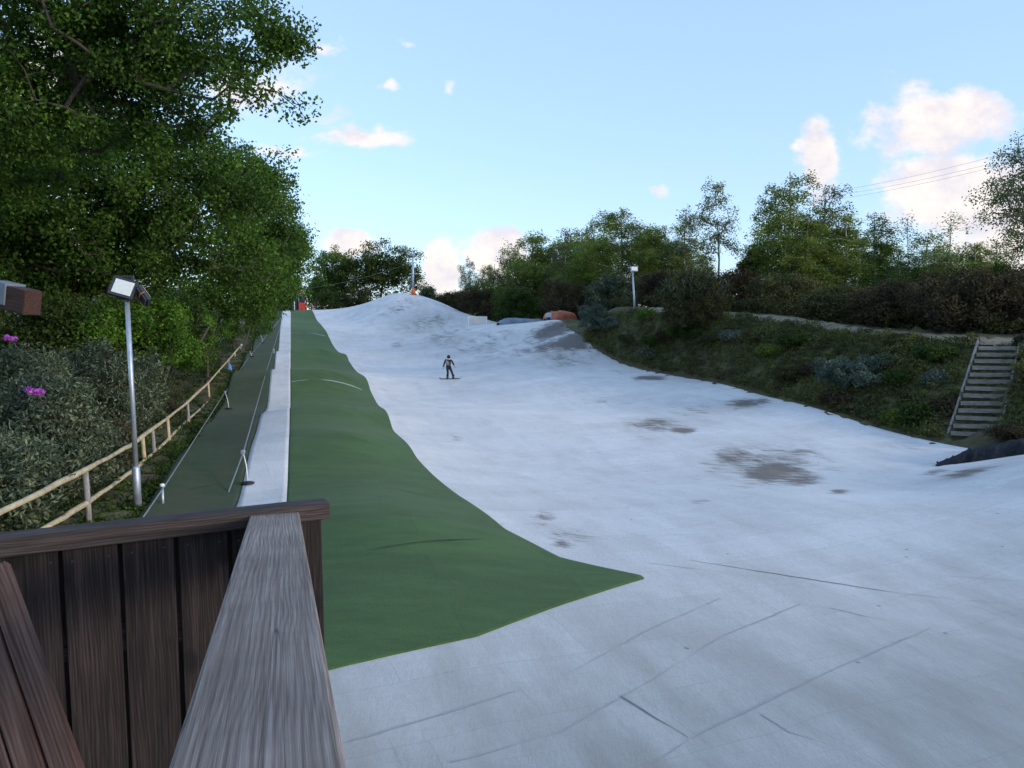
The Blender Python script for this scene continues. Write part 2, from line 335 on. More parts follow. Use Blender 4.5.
M['dark_seam'] = plain('open_seam', (0.2, 0.2, 0.2), 0.9)
M['pale_edge'] = plain('pale_matting_edge', (0.42, 0.46, 0.42), 0.9)
M['green_seam'] = plain('green_seam', (0.012, 0.03, 0.013), 0.9)

# ------------------------------------------------------------------ object helpers
def link(o, parent=None):
    col.objects.link(o)
    if parent: o.parent = parent
    return o
def tag(o, label=None, cat=None, group=None, kind=None):
    if label: o['label'] = label
    if cat: o['category'] = cat
    if group: o['group'] = group
    if kind: o['kind'] = kind
    return o
def empty(name, loc, rz=0, label=None, cat=None, group=None):
    o = bpy.data.objects.new(name, None); link(o); o.location = loc; o.rotation_euler = (0, 0, rz); o.empty_display_size = 0.2
    return tag(o, label, cat, group)
def np_mesh(name, V, F, mat, smooth=False):
    V = np.asarray(V, np.float32); F = np.asarray(F, np.int32); k = F.shape[1]
    me = bpy.data.meshes.new(name)
    me.vertices.add(len(V)); me.vertices.foreach_set('co', V.ravel())
    me.loops.add(F.size); me.loops.foreach_set('vertex_index', F.ravel())
    me.polygons.add(len(F)); me.polygons.foreach_set('loop_start', np.arange(0, F.size, k, dtype=np.int32))
    if smooth: me.polygons.foreach_set('use_smooth', np.ones(len(F), bool))
    me.update(calc_edges=True)
    if mat: me.materials.append(mat)
    return me
class MB:
    def __init__(s): s.v = []; s.f = []; s.sm = []
    def add(s, V, F, smooth=False):
        o = len(s.v); s.v += [tuple(q) for q in V]; s.f += [tuple(i + o for i in q) for q in F]; s.sm += [smooth] * len(F); return s
    def box(s, c, size, rot=None):
        hx, hy, hz = (q / 2 for q in size); rm = rot if rot is not None else Matrix.Identity(3); c = Vector(c)
        V = [c + rm @ Vector((x * hx, y * hy, z * hz)) for x in (-1, 1) for y in (-1, 1) for z in (-1, 1)]
        return s.add(V, [(0, 1, 3, 2), (4, 6, 7, 5), (0, 4, 5, 1), (2, 3, 7, 6), (0, 2, 6, 4), (1, 5, 7, 3)])
    def hexa(s, b, t):        # bottom and top quads
        return s.add(list(b) + list(t), [(3, 2, 1, 0), (4, 5, 6, 7), (0, 1, 5, 4), (1, 2, 6, 5), (2, 3, 7, 6), (3, 0, 4, 7)])
    def tube(s, pts, rad, n=8, cap=True):
        pts = [Vector(p) for p in pts]
        if not hasattr(rad, '__len__'): rad = [rad] * len(pts)
        V = []; F = []; ref = None
        for i, p in enumerate(pts):
            d = (pts[min(i + 1, len(pts) - 1)] - pts[max(i - 1, 0)]).normalized()
            if ref is None: ref = Vector((1, 0, 0)) if abs(d.x) < 0.8 else Vector((0, 1, 0))
            a = (ref - d * ref.dot(d)).normalized(); ref = a; b = d.cross(a)
            for k in range(n):
                w = 2 * math.pi * k / n; V.append(p + (a * math.cos(w) + b * math.sin(w)) * rad[i])
        for i in range(len(pts) - 1):
            for k in range(n):
                F.append((i * n + k, i * n + (k + 1) % n, (i + 1) * n + (k + 1) % n, (i + 1) * n + k))
        s.add(V, F, True)
        if cap:
            o = len(s.v) - len(V); m = len(V)
            s.f.append(tuple(o + k for k in reversed(range(n)))); s.f.append(tuple(o + m - n + k for k in range(n))); s.sm += [False, False]
        return s
    def lathe(s, prof, c=(0, 0, 0), n=16):
        V = []; F = []
        for r, z in prof:
            for k in range(n): V.append((c[0] + r * math.cos(2 * math.pi * k / n), c[1] + r * math.sin(2 * math.pi * k / n), c[2] + z))
        for i in range(len(prof) - 1):
            for k in range(n): F.append((i * n + k, i * n + (k + 1) % n, (i + 1) * n + (k + 1) % n, (i + 1) * n + k))
        s.add(V, F, True); o = len(s.v) - len(V)
        s.f.append(tuple(o + k for k in reversed(range(n)))); s.f.append(tuple(o + len(V) - n + k for k in range(n))); s.sm += [False, False]
        return s
    def mesh(s, name, mat):
        me = bpy.data.meshes.new(name); me.from_pydata([tuple(q) for q in s.v], [], s.f)
        me.polygons.foreach_set('use_smooth', s.sm); me.update()
        me.materials.append(mat); return me
    def build(s, name, mat, parent=None, bevel=0):
        o = bpy.data.objects.new(name, s.mesh(name, mat)); link(o, parent)
        if bevel:
            b = o.modifiers.new('bevel', 'BEVEL'); b.width = bevel; b.segments = 2; b.limit_method = 'ANGLE'
        return o
def copy_tree(o, parent=None):
    c = o.copy(); col.objects.link(c); c.parent = parent
    for ch in list(o.children): copy_tree(ch, c)
    return c
def local(pts, loc): return [Vector(p) - Vector(loc) for p in pts]

# ------------------------------------------------------------------ terrain: height field through measured points (thin plate spline)
CP = []
def cp(px, py, Y): p = at(px, py, Y); CP.append((p.x, p.y, p.z))
def cw(x, y, z): CP.append((x, y, z + EYE))
STRIP = [(264, 498, 18.7), (267.5, 439, 24.6), (279.5, 382, 43), (283, 352, 61), (285.8, 320, 93), (286.5, 311, 106)]
for q in STRIP: cp(*q)
cw(-3.9, 12.5, -3.98); cw(-2.9, 8.5, -4.05); cw(-2, 4, -4.1)
def fence_x(Y): return -8.5 - 0.29 * (Y - 15.5)
FB = [(10.7, -3.9), (15.5, -3.8), (25, -3.58), (31, -3.5), (38, -3.2), (51, -2.4), (65, -1.6), (93, 1.75), (106, 3.35)]
for y, z in FB:
    cw(fence_x(y), y, z)
    cw(fence_x(y) - 3, y - 0.8, z + 0.9); cw(fence_x(y) - 9, y - 2.5, z + 2.2); cw(fence_x(y) - 24, y - 6, z + 3.6)
GEDGE = [(648, 580, 12.9), (602, 570, 13.3), (560, 560, 13.9), (506, 532, 15.7), (464, 501, 18.4), (416, 460, 24.4), (393, 432, 30.8), (372, 393, 46), (350, 363, 62), (327, 333, 84), (311, 310, 106)]
for q in GEDGE: cp(*q)
def interp(Y, tab, k):
    return float(np.interp(Y, [t[0] for t in tab], [t[k] for t in tab]))
ST = [(at(*q).y, at(*q).x, at(*q).z) for q in STRIP]
GE = sorted((at(*q).y, at(*q).x, at(*q).z) for q in GEDGE)
for y in (18.4, 24.4, 31, 46, 62):
    a, b = interp(y, ST, 1), interp(y, GE, 1); za = interp(y, ST, 2); zb = interp(y, GE, 2)
    CP.append((a + (b - a) * .58, y, za + .26)); CP.append((a + (b - a) * .84, y, zb + .62 * (za - zb)))
CP.append((-1.5, 14.8, EYE - 3.62)); CP.append((-3.2, 15.5, EYE - 3.5)); CP.append((-0.3, 12.4, EYE - 3.98)); CP.append((-2.6, 11.2, EYE - 3.9))
REDGE = [(616, 361, 58), (647, 371, 52.5), (691, 379, 48), (729, 386, 43.5), (771, 398, 39.5), (800, 404.5, 37), (829, 412.6, 35), (891, 432.4, 31.8), (933, 442, 29.5), (973, 450, 28)]
for q in REDGE: cp(*q)
for q in [(562, 321, 71), (574, 332, 66), (591, 344, 61.5)]: cp(*q)
RIDGE = [(322, 310, 106), (345, 308, 105), (370, 302, 103), (385, 296, 101), (400, 293, 100), (412, 294.5, 99), (430, 301, 96), (455, 312, 91), (470, 319, 87), (482, 325.5, 80), (515, 324, 76), (545, 321, 73)]
for q in RIDGE: cp(*q)
for q in [(450, 380, 52), (360, 337, 84), (420, 343, 76), (398, 318, 92), (440, 330, 84), (470, 347, 70), (520, 347, 66), (545, 336, 68), (345, 320, 97), (540, 385, 47.5), (610, 410, 40), (500, 420, 34)]: cp(*q)
for q in [(512, 768, 7.35), (1024, 768, 7.2), (1024, 610, 11.8), (800, 640, 10.6), (800, 500, 19.2), (400, 768, 7.3), (700, 540, 15.6), (860, 455, 27)]: cp(*q)
for q in [(1024, 471, 20.2), (960, 483, 20.6), (900, 489, 21.3), (1120, 456, 19.4), (1000, 454, 26), (940, 463, 25.5), (1060, 448, 25)]: cp(*q)
BTOP = [(600, 312, 65), (640, 314, 58), (700, 317, 51.5), (780, 324, 45.5), (830, 332, 41.5), (880, 339, 38.5), (985, 346.5, 34), (1100, 350, 31)]
REDGE_ALL = [(591, 344, 61.5)] + REDGE + [(1024, 462, 26.5), (1100, 470, 25), (1300, 480, 22)]
for q in REDGE:                        # the slope carries on level under the bank; the bank is added on top of it
    p = at(*q); cw(p.x + 2.5, p.y + 2.5, p.z - EYE + .15); cw(p.x + 8, p.y + 8, p.z - EYE + .4)
for w in [(40, 10, -3.5), (20, 0, -4), (10, 0, -4.15), (60, 60, 3), (100, 30, 2), (0, -20, -4.2), (40, -20, -3), (-30, 117, 2.6), (-16, 113, 3.2), (-15, 107, 4.3), (-9, 106, 2.9), (-3, 97, 1.4), (1, 90, .9), (6, 84, 1.1), (4, 79, 1.0),
          (-18, 140, 3), (30, 140, 4), (60, 110, 4), (-60, 140, 6), (-90, 60, 5), (-60, 0, 1), (-8, 2, -3.9), (-14, 2, -3)]: cw(*w)
C = np.array(CP)
def tps_u(r2): return np.where(r2 > 1e-9, 0.5 * r2 * np.log(np.maximum(r2, 1e-9)), 0)
_n = len(C); _S = 30.0
_xy = C[:, :2] / _S
_A = np.zeros((_n + 3, _n + 3)); _d = ((_xy[:, None] - _xy[None]) ** 2).sum(-1)
_A[:_n, :_n] = tps_u(_d) + np.eye(_n) * 1.2e-3
_A[:_n, _n] = 1; _A[:_n, _n + 1:] = _xy; _A[_n, :_n] = 1; _A[_n + 1:, :_n] = _xy.T
_w = np.linalg.solve(_A, np.concatenate([C[:, 2], np.zeros(3)]))
_ra = np.array([at(*q) for q in REDGE_ALL]); _ba = np.array([at(*q) for q in BTOP] + [tuple(at(1300, 360, 27))])
_rk = _ra[:, 0] / _ra[:, 1]; _bk = _ba[:, 0] / _ba[:, 1]
def bank(x, y, z):
    k = x / np.maximum(y, 1.0); k = np.where(y < 1, 9.0, k)
    y0 = np.interp(k, _rk, _ra[:, 1]); y1 = np.interp(k, _bk, _ba[:, 1]); z1 = np.interp(k, _bk, _ba[:, 2])
    t = np.clip((y - y0 - .15) / (y1 - y0 - .15), 0, 1); t = 0.45 * t + 0.55 * t * t * (3 - 2 * t)
    w = np.clip((k - .09) / .05, 0, 1); w = w * w * (3 - 2 * w) * np.clip((1.3 - k) / .3, 0, 1)
    over = np.maximum(y - y1, 0)
    z = z + w * t * (z1 + np.minimum(over * .2, .5) + np.minimum(over * .03, 1.5) - z)
    f = np.clip((y - 29.5) / 4.2, 0, 1); xa = 16.88 + (20.33 - 16.88) * f; xb = 18.95 + (22.5 - 18.95) * f    # the flight of steps is cut into the bank
    return np.where((x > xa) & (x < xb) & (y > 29.5) & (y < 33.7), z - .6, z)
def H(x, y):
    x = np.asarray(x, float); y = np.asarray(y, float); sh = np.broadcast(x, y).shape
    q = np.stack([np.broadcast_to(x, sh).ravel(), np.broadcast_to(y, sh).ravel()], -1)
    out = np.empty(len(q))
    for i in range(0, len(q), 20000):
        s = q[i:i + 20000] / _S
        d = ((s[:, None] - _xy[None]) ** 2).sum(-1)
        z = tps_u(d) @ _w[:_n] + _w[_n] + s @ _w[_n + 1:]
        z = bank(q[i:i + 20000, 0], q[i:i + 20000, 1], z)
        e = np.maximum(np.maximum(np.abs(q[i:i + 20000, 0]) - 70, np.abs(q[i:i + 20000, 1] - 55) - 75), 0)
        k = np.clip(e / 60, 0, 1); k = k * k * (3 - 2 * k)
        out[i:i + 20000] = np.clip(z * (1 - k) + (EYE + 2.0) * k, -2, EYE + 12)
    return out.reshape(sh)
def h(x, y): return float(H(np.array([x]), np.array([y]))[0])
def hit(px, py, y0=4.0, y1=115.0):
    ys = np.linspace(y0, y1, 900); d = ray(px, py)
    g = EYE + d.z * ys - H(d.x * ys, ys)
    i = np.where(g <= 0)[0]
    if len(i) == 0: return at(px, py, y1)
    i = i[0]
    if i == 0: Y = ys[0]
    else: Y = ys[i - 1] + (ys[i] - ys[i - 1]) * g[i - 1] / (g[i - 1] - g[i])
    return at(px, py, float(Y))

RE = sorted([(at(*q).y, at(*q).x) for q in REDGE] + [(at(*q).y, at(*q).x) for q in [(562, 321, 71), (574, 332, 66), (591, 344, 61.5), (592, 346.5, 60.8)]] +
            [(-4, 24), (15, 20), (22, 18), (78, 2.5), (90, -1), (106, -6), (112, -9)])
def grid_sheet(name, mat, ys, xl, xr, ncol, dz, skirt=0.06, parent=None):
    ys = np.asarray(ys); xl = np.array([xl(y) for y in ys]); xr = np.array([xr(y) for y in ys])
    t = np.linspace(0, 1, ncol)
    X = xl[:, None] + (xr - xl)[:, None] * t[None]; Y = np.repeat(ys[:, None], ncol, 1)
    Z = H(X, Y) + dz
    nr = len(ys); V = np.stack([X, Y, Z], -1).reshape(-1, 3)
    i = np.arange(nr * ncol).reshape(nr, ncol)
    F = np.stack([i[:-1, :-1], i[:-1, 1:], i[1:, 1:], i[1:, :-1]], -1).reshape(-1, 4)
    b = np.concatenate([i[0], i[1:, -1], i[-1, -2::-1], i[-2:0:-1, 0]])
    o = len(V); SV = V[b].copy(); SV[:, 2] -= skirt
    V = np.concatenate([V, SV]); k = np.arange(len(b)); k2 = (k + 1) % len(b)
    F = np.concatenate([F, np.stack([b[k2], b[k], o + k, o + k2], -1)])
    me = np_mesh(name, V, F, mat, True)
    ob = bpy.data.objects.new(name, me); link(ob, parent); tag(ob, kind='structure')
    return ob
def rows(y0, y1, first, growth): 
    r = [y0]; d = first
    while r[-1] < y1: r.append(r[-1] + d); d *= growth
    r[-1] = y1; return r

strip_r = lambda Y: interp(Y, ST, 1) + 0.58 if Y < 18 else float(np.interp(Y, [18.7, 24.6, 43, 61, 93, 106, 112], [at(287, 498, 18.7).x, at(289.3, 439, 24.6).x, at(290.3, 382, 43).x, at(290.5, 352, 61).x, at(290.7, 320, 93).x, at(290.7, 311, 106).x, at(290.7, 311, 112).x]))
def ext(Y):   # straight continuation of the track towards the viewer
    if Y >= 18.7: return strip_r(Y)
    return strip_r(18.7) + (18.7 - Y) * 0.285
strip_w = 1.14
def g_right(Y):
    lo = [(8.9, hit(331, 672).x), (9.6, hit(393, 657).x), (10.4, hit(477, 639).x)]
    pts = [(hit(x, y).y, hit(x, y).x) for x, y in ((300, 682), (331, 672), (393, 657.5), (477, 639), (560, 607.5), (620, 588), (648, 579.6))]
    return pts
_gb = g_right(0)
GE = sorted([(hit(x, y).y, hit(x, y).x, 0) for x, y, _ in GEDGE[1:-1]] + [GE[-1]] + [(_gb[-1][0] - .01, 0, 0)])
def green_r(Y):
    if Y <= _gb[-1][0]: return float(np.interp(Y, [q[0] for q in _gb], [q[1] for q in _gb]))
    return float(np.interp(Y, [_gb[-1][0]] + [q[0] for q in GE[1:]] + [112], [_gb[-1][1]] + [q[1] for q in GE[1:]] + [at(311, 310, 112).x]))

# base ground: one sheet to the horizon
gx = np.concatenate([np.linspace(-900, -100, 9)[:-1], np.linspace(-100, -40, 25)[:-1], np.linspace(-40, 45, 200)[:-1], np.linspace(45, 100, 22)[:-1], np.linspace(100, 900, 9)])
gy = np.concatenate([np.linspace(-600, -40, 8)[:-1], np.linspace(-40, 0, 20)[:-1], np.linspace(0, 125, 280)[:-1], np.linspace(125, 180, 20)[:-1], np.linspace(180, 1400, 10)])
GX, GY = np.meshgrid(gx, gy)
GZ = H(GX, GY)
rr = np.interp(gy, [q[0] for q in RE], [q[1] for q in RE])[:, None]
ll = np.array([fence_x(y) for y in gy])[:, None] + 0.5
inside = (GX < rr - 0.5) & (GX > ll) & (GY > -3.5) & (GY < 108)
GZ = np.where(inside, GZ - 0.2, GZ)
_rng = np.random.default_rng(5)
GZ = GZ + np.where(inside, 0, _rng.normal(0, .05, GZ.shape))
ii = np.arange(GX.size).reshape(GX.shape)
GF = np.stack([ii[:-1, :-1], ii[:-1, 1:], ii[1:, 1:], ii[1:, :-1]], -1).reshape(-1, 4)
ground = link(bpy.data.objects.new('ground', np_mesh('ground', np.stack([GX, GY, GZ], -1).reshape(-1, 3), GF, M['ground'], True)))
tag(ground, kind='structure')

def rnd_edge(Y): return float(np.interp(Y, [q[0] for q in RE], [q[1] for q in RE]))
_g0 = green_r
def green_r(Y):        # the cut edge runs in one long sweep
    if Y < 16: return _g0(Y)
    w = min(3.5, (Y - 15) * .35); return float(np.mean([_g0(Y + w * t) for t in (-1, -.66, -.33, 0, .33, .66, 1)]))
white = grid_sheet('ski_slope_matting', M['white_mat'], rows(-3.5, 109, 0.16, 1.0042), lambda Y: (green_r(Y) - 0.35 if Y > 8.95 else -4.5), rnd_edge, 190, 0.03)
green = grid_sheet('green_carpet', M['green_mat'], rows(8.7, 108, 0.12, 1.005), lambda Y: ext(Y) + 0.004, lambda Y: max(green_r(Y), ext(Y) + 0.05), 60, 0.055, 0.03)
track = grid_sheet('lift_track', M['white_mat'], rows(9, 108, 0.2, 1.004), lambda Y: ext(Y) - strip_w, ext, 10, 0.06)
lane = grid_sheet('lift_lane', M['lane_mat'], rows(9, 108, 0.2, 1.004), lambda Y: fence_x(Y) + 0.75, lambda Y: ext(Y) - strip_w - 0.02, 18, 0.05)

# moss and grime attributes on the matting
def add_attr(ob, name, vals):
    a = ob.data.attributes.new(name, 'FLOAT', 'POINT'); a.data.foreach_set('value', np.asarray(vals, np.float32))
V = np.empty(len(white.data.vertices) * 3, np.float32); white.data.vertices.foreach_get('co', V); V = V.reshape(-1, 3)
moss = np.zeros(len(V))
STAINS_AND_LIP = [(566, 343, 40, 16, .5), (768, 464, 66, 17, .5), (665, 428, 50, 8, .34), (430, 330, 60, 22, .22), (500, 356, 70, 8, .3), (556, 331, 24, 6, 1.25), (574, 341, 24, 7, 1.35), (540, 340, 22, 5, .6), (548, 346, 26, 6, .75), (565, 360, 22, 10, .45), (520, 352, 20, 5, .4), (480, 343, 40, 9, .36), (445, 335, 26, 8, .5), (430, 322, 30, 8, .42), (395, 310, 22, 5, .42), (410, 300, 18, 3, .36),
          (650, 378.5, 16, 2.0, 1.25), (652, 425, 24, 6, .75), (683, 431, 14, 3, .9), (745, 404, 18, 4.5, .9), (762, 402, 10, 3, .8), (735, 458, 22, 9, .85), (775, 473, 34, 9, 1.05), (800, 480, 22, 6, .9), (760, 486, 30, 5, .5), (838, 493, 10, 2, .9), (700, 502, 14, 2, .5),  # first entry: a lip's dark line, put into the colour with the stains
          (570, 538, 26, 8, .55), (565, 545, 14, 4, .8), (545, 520, 12, 8, .5), (455, 440, 8, 5, .4), (600, 400, 40, 8, .25), (690, 410, 40, 8, .3), (965, 474, 30, 3.5, 1.0), (935, 473, 14, 2.5, .8), (900, 448, 40, 5, .3), (400, 345, 10, 6, .4), (620, 372, 14, 4, .35), (985, 486, 40, 5, .3)]
for px, py, hx, hy, w in STAINS_AND_LIP:
    c = hit(px, py); a = hit(px, py + hy); b = hit(px, max(py - hy, 1))
    ly = max((abs(b.y - a.y)) / 2 * 1.15, 0.3) if b.y < 112 else 2.0
    ly = min(ly, 6.0)
    lx = hx / FPX * c.y
    dx = (V[:, 0] - c.x) - (V[:, 1] - c.y) * (c.x / c.y); dy = V[:, 1] - c.y
    moss = np.maximum(moss, w * 1.42 * np.exp(-((dx / lx) ** 2 + (dy / ly) ** 2) * .9))
add_attr(white, 'moss', moss)
gm = np.clip((14.5 - V[:, 1] + 0.25 * (V[:, 0] - 2)) / 7, 0, 1) * 0.7 + 0.22 * np.clip((28 - V[:, 1]) / 12, 0, 1)
for px, py, hx, hy, w in [(425, 322, 50, 14, .5), (445, 342, 40, 8, .45), (500, 360, 60, 8, .4), (560, 356, 44, 14, .55), (470, 352, 60, 6, .4), (660, 424, 60, 8, .4), (760, 466, 80, 18, .5), (575, 535, 40, 12, .45), (735, 406, 40, 7, .35), (520, 335, 40, 6, .3), (965, 475, 50, 6, .5)]:
    c = hit(px, py); a = hit(px, py + hy); b = hit(px, max(py - hy, 1)); ly = min(max(abs(b.y - a.y) / 2, .5), 7.0); lx = hx / FPX * c.y
    dx = (V[:, 0] - c.x) - (V[:, 1] - c.y) * (c.x / c.y); gm = np.maximum(gm, w * np.exp(-((dx / lx) ** 2 + ((V[:, 1] - c.y) / ly) ** 2)))
add_attr(white, 'grime', gm)
for o_ in (track,):
    add_attr(o_, 'moss', np.zeros(len(o_.data.vertices))); add_attr(o_, 'grime', np.full(len(o_.data.vertices), .12))

# seams where the mats are joined
def ribbon(name, pxs, width, mat, dz, parent, step=0.25):
    P = [hit(x, y) for x, y in pxs]; pts = []
    for a, b in zip(P[:-1], P[1:]):
        n = max(2, int((b - a).length / step)); pts += [a.lerp(b, i / n) for i in range(n)]
    pts.append(P[-1]); v = []; f = []
    rng = random.Random(len(pts)); ph_ = rng.random() * 9
    for i, p in enumerate(pts):
        d = (pts[min(i + 1, len(pts) - 1)] - pts[max(i - 1, 0)]); nrm = Vector((-d.y, d.x, 0)).normalized()
        w = width * max(.06, .55 + .7 * math.sin(i * .37 + ph_) * math.sin(i * .113 + 2 * ph_) + rng.uniform(-.3, .4)); j = rng.uniform(-.012, .012)
        for s in (-1, 1):
            q = p + nrm * (s * w / 2 + j); v.append((q.x, q.y, h(q.x, q.y) + dz))
    for i in range(len(pts) - 1): f.append((2 * i, 2 * i + 1, 2 * i + 3, 2 * i + 2))
    me = bpy.data.meshes.new(name); me.from_pydata(v, [], f); me.update(); me.materials.append(mat)
    o = link(bpy.data.objects.new(name, me), parent); tag(o, kind='structure'); return o
SEAMS = [[(650, 767), (690, 742), (760, 708), (850, 665), (930, 630)], [(620, 699), (655, 720), (688, 741)], [(690, 562), (790, 578), (900, 595), (1023, 607)],
         [(345, 745), (460, 712), (560, 680), (650, 632), (720, 600)], [(450, 766), (560, 735), (640, 690), (720, 640), (800, 606)], [(388, 740), (402, 767)],
         [(760, 717), (790, 735), (830, 748)], [(880, 572), (950, 578), (1023, 583)], [(830, 610), (900, 626)], [(585, 546), (640, 537), (700, 536)], [(650, 565), (720, 574), (800, 590)]]
for i, s in enumerate(SEAMS): ribbon('mat_seam', s, (0.016 if i < 11 else 0.01) if i not in (1, 2) else 0.026, M['dark_seam'] if i in (1, 2) else M['seam'], 0.036, white)
for s in [[(326, 497), (360, 493), (393, 491), (431, 499)], [(326, 560), (380, 552), (456, 543), (493, 543)], [(305, 440), (340, 437), (372, 446)], [(300, 408), (330, 405), (356, 412)]]:
    ribbon('carpet_seam', s, 0.035, M['green_seam'], 0.071, green)
for s in [[(291.5, 383), (310, 380.5), (335, 382.5), (352, 387), (362, 391)], [(291.5, 333.5), (312, 333.5), (325, 336.5)]]:
    ribbon('carpet_seam', s, 0.13, M['pale_edge'], 0.074, green)
for s in [[(188, 492), (212, 487), (232, 482)], [(190, 450), (225, 446)], [(210, 420), (240, 417)]]:
    ribbon('lane_seam', s, 0.035, M['green_seam'], 0.056, lane)

# path along the top of the bank
def path_mesh():
    P = [at(*q) for q in BTOP[1:]]; pts = []
    for a, b in zip(P[:-1], P[1:]):
        n = 14; pts += [a.lerp(b, i / n) for i in range(n)]
    pts.append(P[-1]); V = []; F = []; rng = random.Random(3)
    for i, p in enumerate(pts):
        for t in np.linspace(0.1, 1.9, 5):
            tt = t + rng.uniform(-.18, .18) * (t in (0.1, 1.9))
            x, y = p.x + .6 * tt, p.y + .75 * tt; V.append((x, y, h(x, y) + 0.05))
    for i in range(len(pts) - 1):
        for k in range(4): F.append((5 * i + k, 5 * i + k + 5, 5 * i + k + 6, 5 * i + k + 1))
    o = link(bpy.data.objects.new('path', np_mesh('path', V, F, M['path'], True))); tag(o, kind='structure')
path_mesh()

# ------------------------------------------------------------------ foliage
def leaves(rng, cen, n_per, cr, ln, wd, flat=0.7, updir=0.35, droop=0.0, puff=0.45):
    """leaf blades scattered about clump centres; returns quads"""
    n = len(cen) * n_per
    c = np.repeat(cen, n_per, 0); r = np.repeat(np.broadcast_to(np.asarray(cr), (len(cen),)), n_per)
    g = rng.normal(size=(n, 3)); g /= np.maximum(np.linalg.norm(g, axis=1, keepdims=True), 1e-6)
    g *= (rng.random((n, 1)) ** puff) * r[:, None] * (0.75 + 0.5 * rng.random((n, 1))); g[:, 2] *= flat
    if droop: g[:, 2] -= droop * rng.random(n) ** 2 * r
    p = c + g
    d = rng.normal(size=(n, 3)) + g / np.maximum(r[:, None], 1e-3) * 0.8; d[:, 2] -= droop
    d /= np.linalg.norm(d, axis=1, keepdims=True)
    nn = rng.normal(size=(n, 3)) + g / np.maximum(r[:, None], 1e-3) * 1.6; nn[:, 2] += updir * 3
    s = np.cross(d, nn); s /= np.maximum(np.linalg.norm(s, axis=1, keepdims=True), 1e-6)
    L = ln * rng.uniform(.65, 1.3, (n, 1)); W = wd * rng.uniform(.7, 1.25, (n, 1))
    up = np.cross(s, d)
    V = np.stack([p - d * L * .5, p + s * W * .5 + up * W * .15, p + d * L * .5, p - s * W * .5 + up * W * .15], 1).reshape(-1, 3)
    return V, np.arange(n * 4).reshape(n, 4)
def lobe_points(rng, lobes, n, bias=0.4, zmin=None):
    vol = np.array([l[3] * l[4] * l[5] for l in lobes]) ** 0.75; k = rng.choice(len(lobes), n, p=vol / vol.sum())
    L = np.array(lobes)[k]; g = rng.normal(size=(n, 3)); g /= np.linalg.norm(g, axis=1, keepdims=True)
    p = L[:, :3] + g * (rng.random((n, 1)) ** bias) * L[:, 3:6]
    if zmin is not None: p = p[p[:, 2] > zmin]
    return p
def wood(rng, trunk, r0, clumps, r_tip=0.012, sides=6, arch=0.12):
    nodes = [np.array(p, float) for p in trunk]; par = [-1] + list(range(len(trunk) - 1)); nt = len(trunk)
    order = np.argsort(np.linalg.norm(clumps - nodes[-1] * [1, 1, .6] - np.array([0, 0, .4]) * nodes[-1], axis=1))
    for i in order:
        p = clumps[i]; A = np.array(nodes)
        dd = np.linalg.norm(A - p, axis=1) + 0.7 * np.maximum(A[:, 2] - p[2] + 0.15, 0)
        dd[0] += 2
        j = int(np.argmin(dd)); q = A[j]; ln = np.linalg.norm(p - q)
        m = 1 + int(ln > 0.9) + int(ln > 2.2); prev = j
        for s in range(1, m + 1):
            t = s / m; w = q + (p - q) * t
            if s < m: w = w + rng.normal(size=3) * ln * .06 + np.array([0, 0, arch * ln * math.sin(math.pi * t)])
            nodes.append(w); par.append(prev); prev = len(nodes) - 1
    cnt = np.zeros(len(nodes))
    for i in range(len(nodes) - 1, 0, -1):
        cnt[i] += 1; cnt[par[i]] += cnt[i]
    rad = r_tip * np.maximum(cnt, 1) ** 0.5
    for i in range(nt):
        t = i / max(nt - 1, 1); rad[i] = max(r0 * (1 - .72 * t), r_tip)
    rad[nt:] = np.minimum(rad[nt:], r0 * .5)
    V = []; F = []
    for i in range(1, len(nodes)):
        a, b = nodes[par[i]], nodes[i]; d = b - a; l = np.linalg.norm(d)
        if l < 1e-4: continue
        d /= l; ref = np.array([1., 0, 0]) if abs(d[0]) < .8 else np.array([0, 1., 0])
        u = np.cross(d, ref); u /= np.linalg.norm(u); w = np.cross(d, u)
        ra = min(rad[par[i]], rad[i] * 1.5) if i >= nt else rad[par[i]]; rb = rad[i]
        ang = np.arange(sides) * 2 * math.pi / sides; ring = np.cos(ang)[:, None] * u + np.sin(ang)[:, None] * w
        o = len(V) * sides if False else sum(0 for _ in ()) 
        V.append(np.concatenate([a - d * ra * .3 + ring * ra, b + ring * rb]))
    k = np.arange(sides); base = np.stack([k, (k + 1) % sides, sides + (k + 1) % sides, sides + k], -1)
    F = np.concatenate([base + i * 2 * sides for i in range(len(V))]); return np.concatenate(V), F
def tree_obj(name, label, cat, group, base, trunkVF, leafVF, bark, leafm, crown='crown'):
    root = empty(name, base, 0, label, cat, group)
    if trunkVF is not None: link(bpy.data.objects.new('trunk', np_mesh('trunk', *trunkVF, bark, True)), root)
    link(bpy.data.objects.new(crown, np_mesh(crown, *leafVF, leafm)), root)
    return root
def px_lobes(L):
    out = []
    for px, py, Y, rx, ry, *rest in L:
        c = at(px, py, Y); a = rx / FPX * Y; b = ry / FPX * Y; out.append((c.x, c.y, c.z, a, rest[0] if rest else (a + b) / 2, b))
    return out
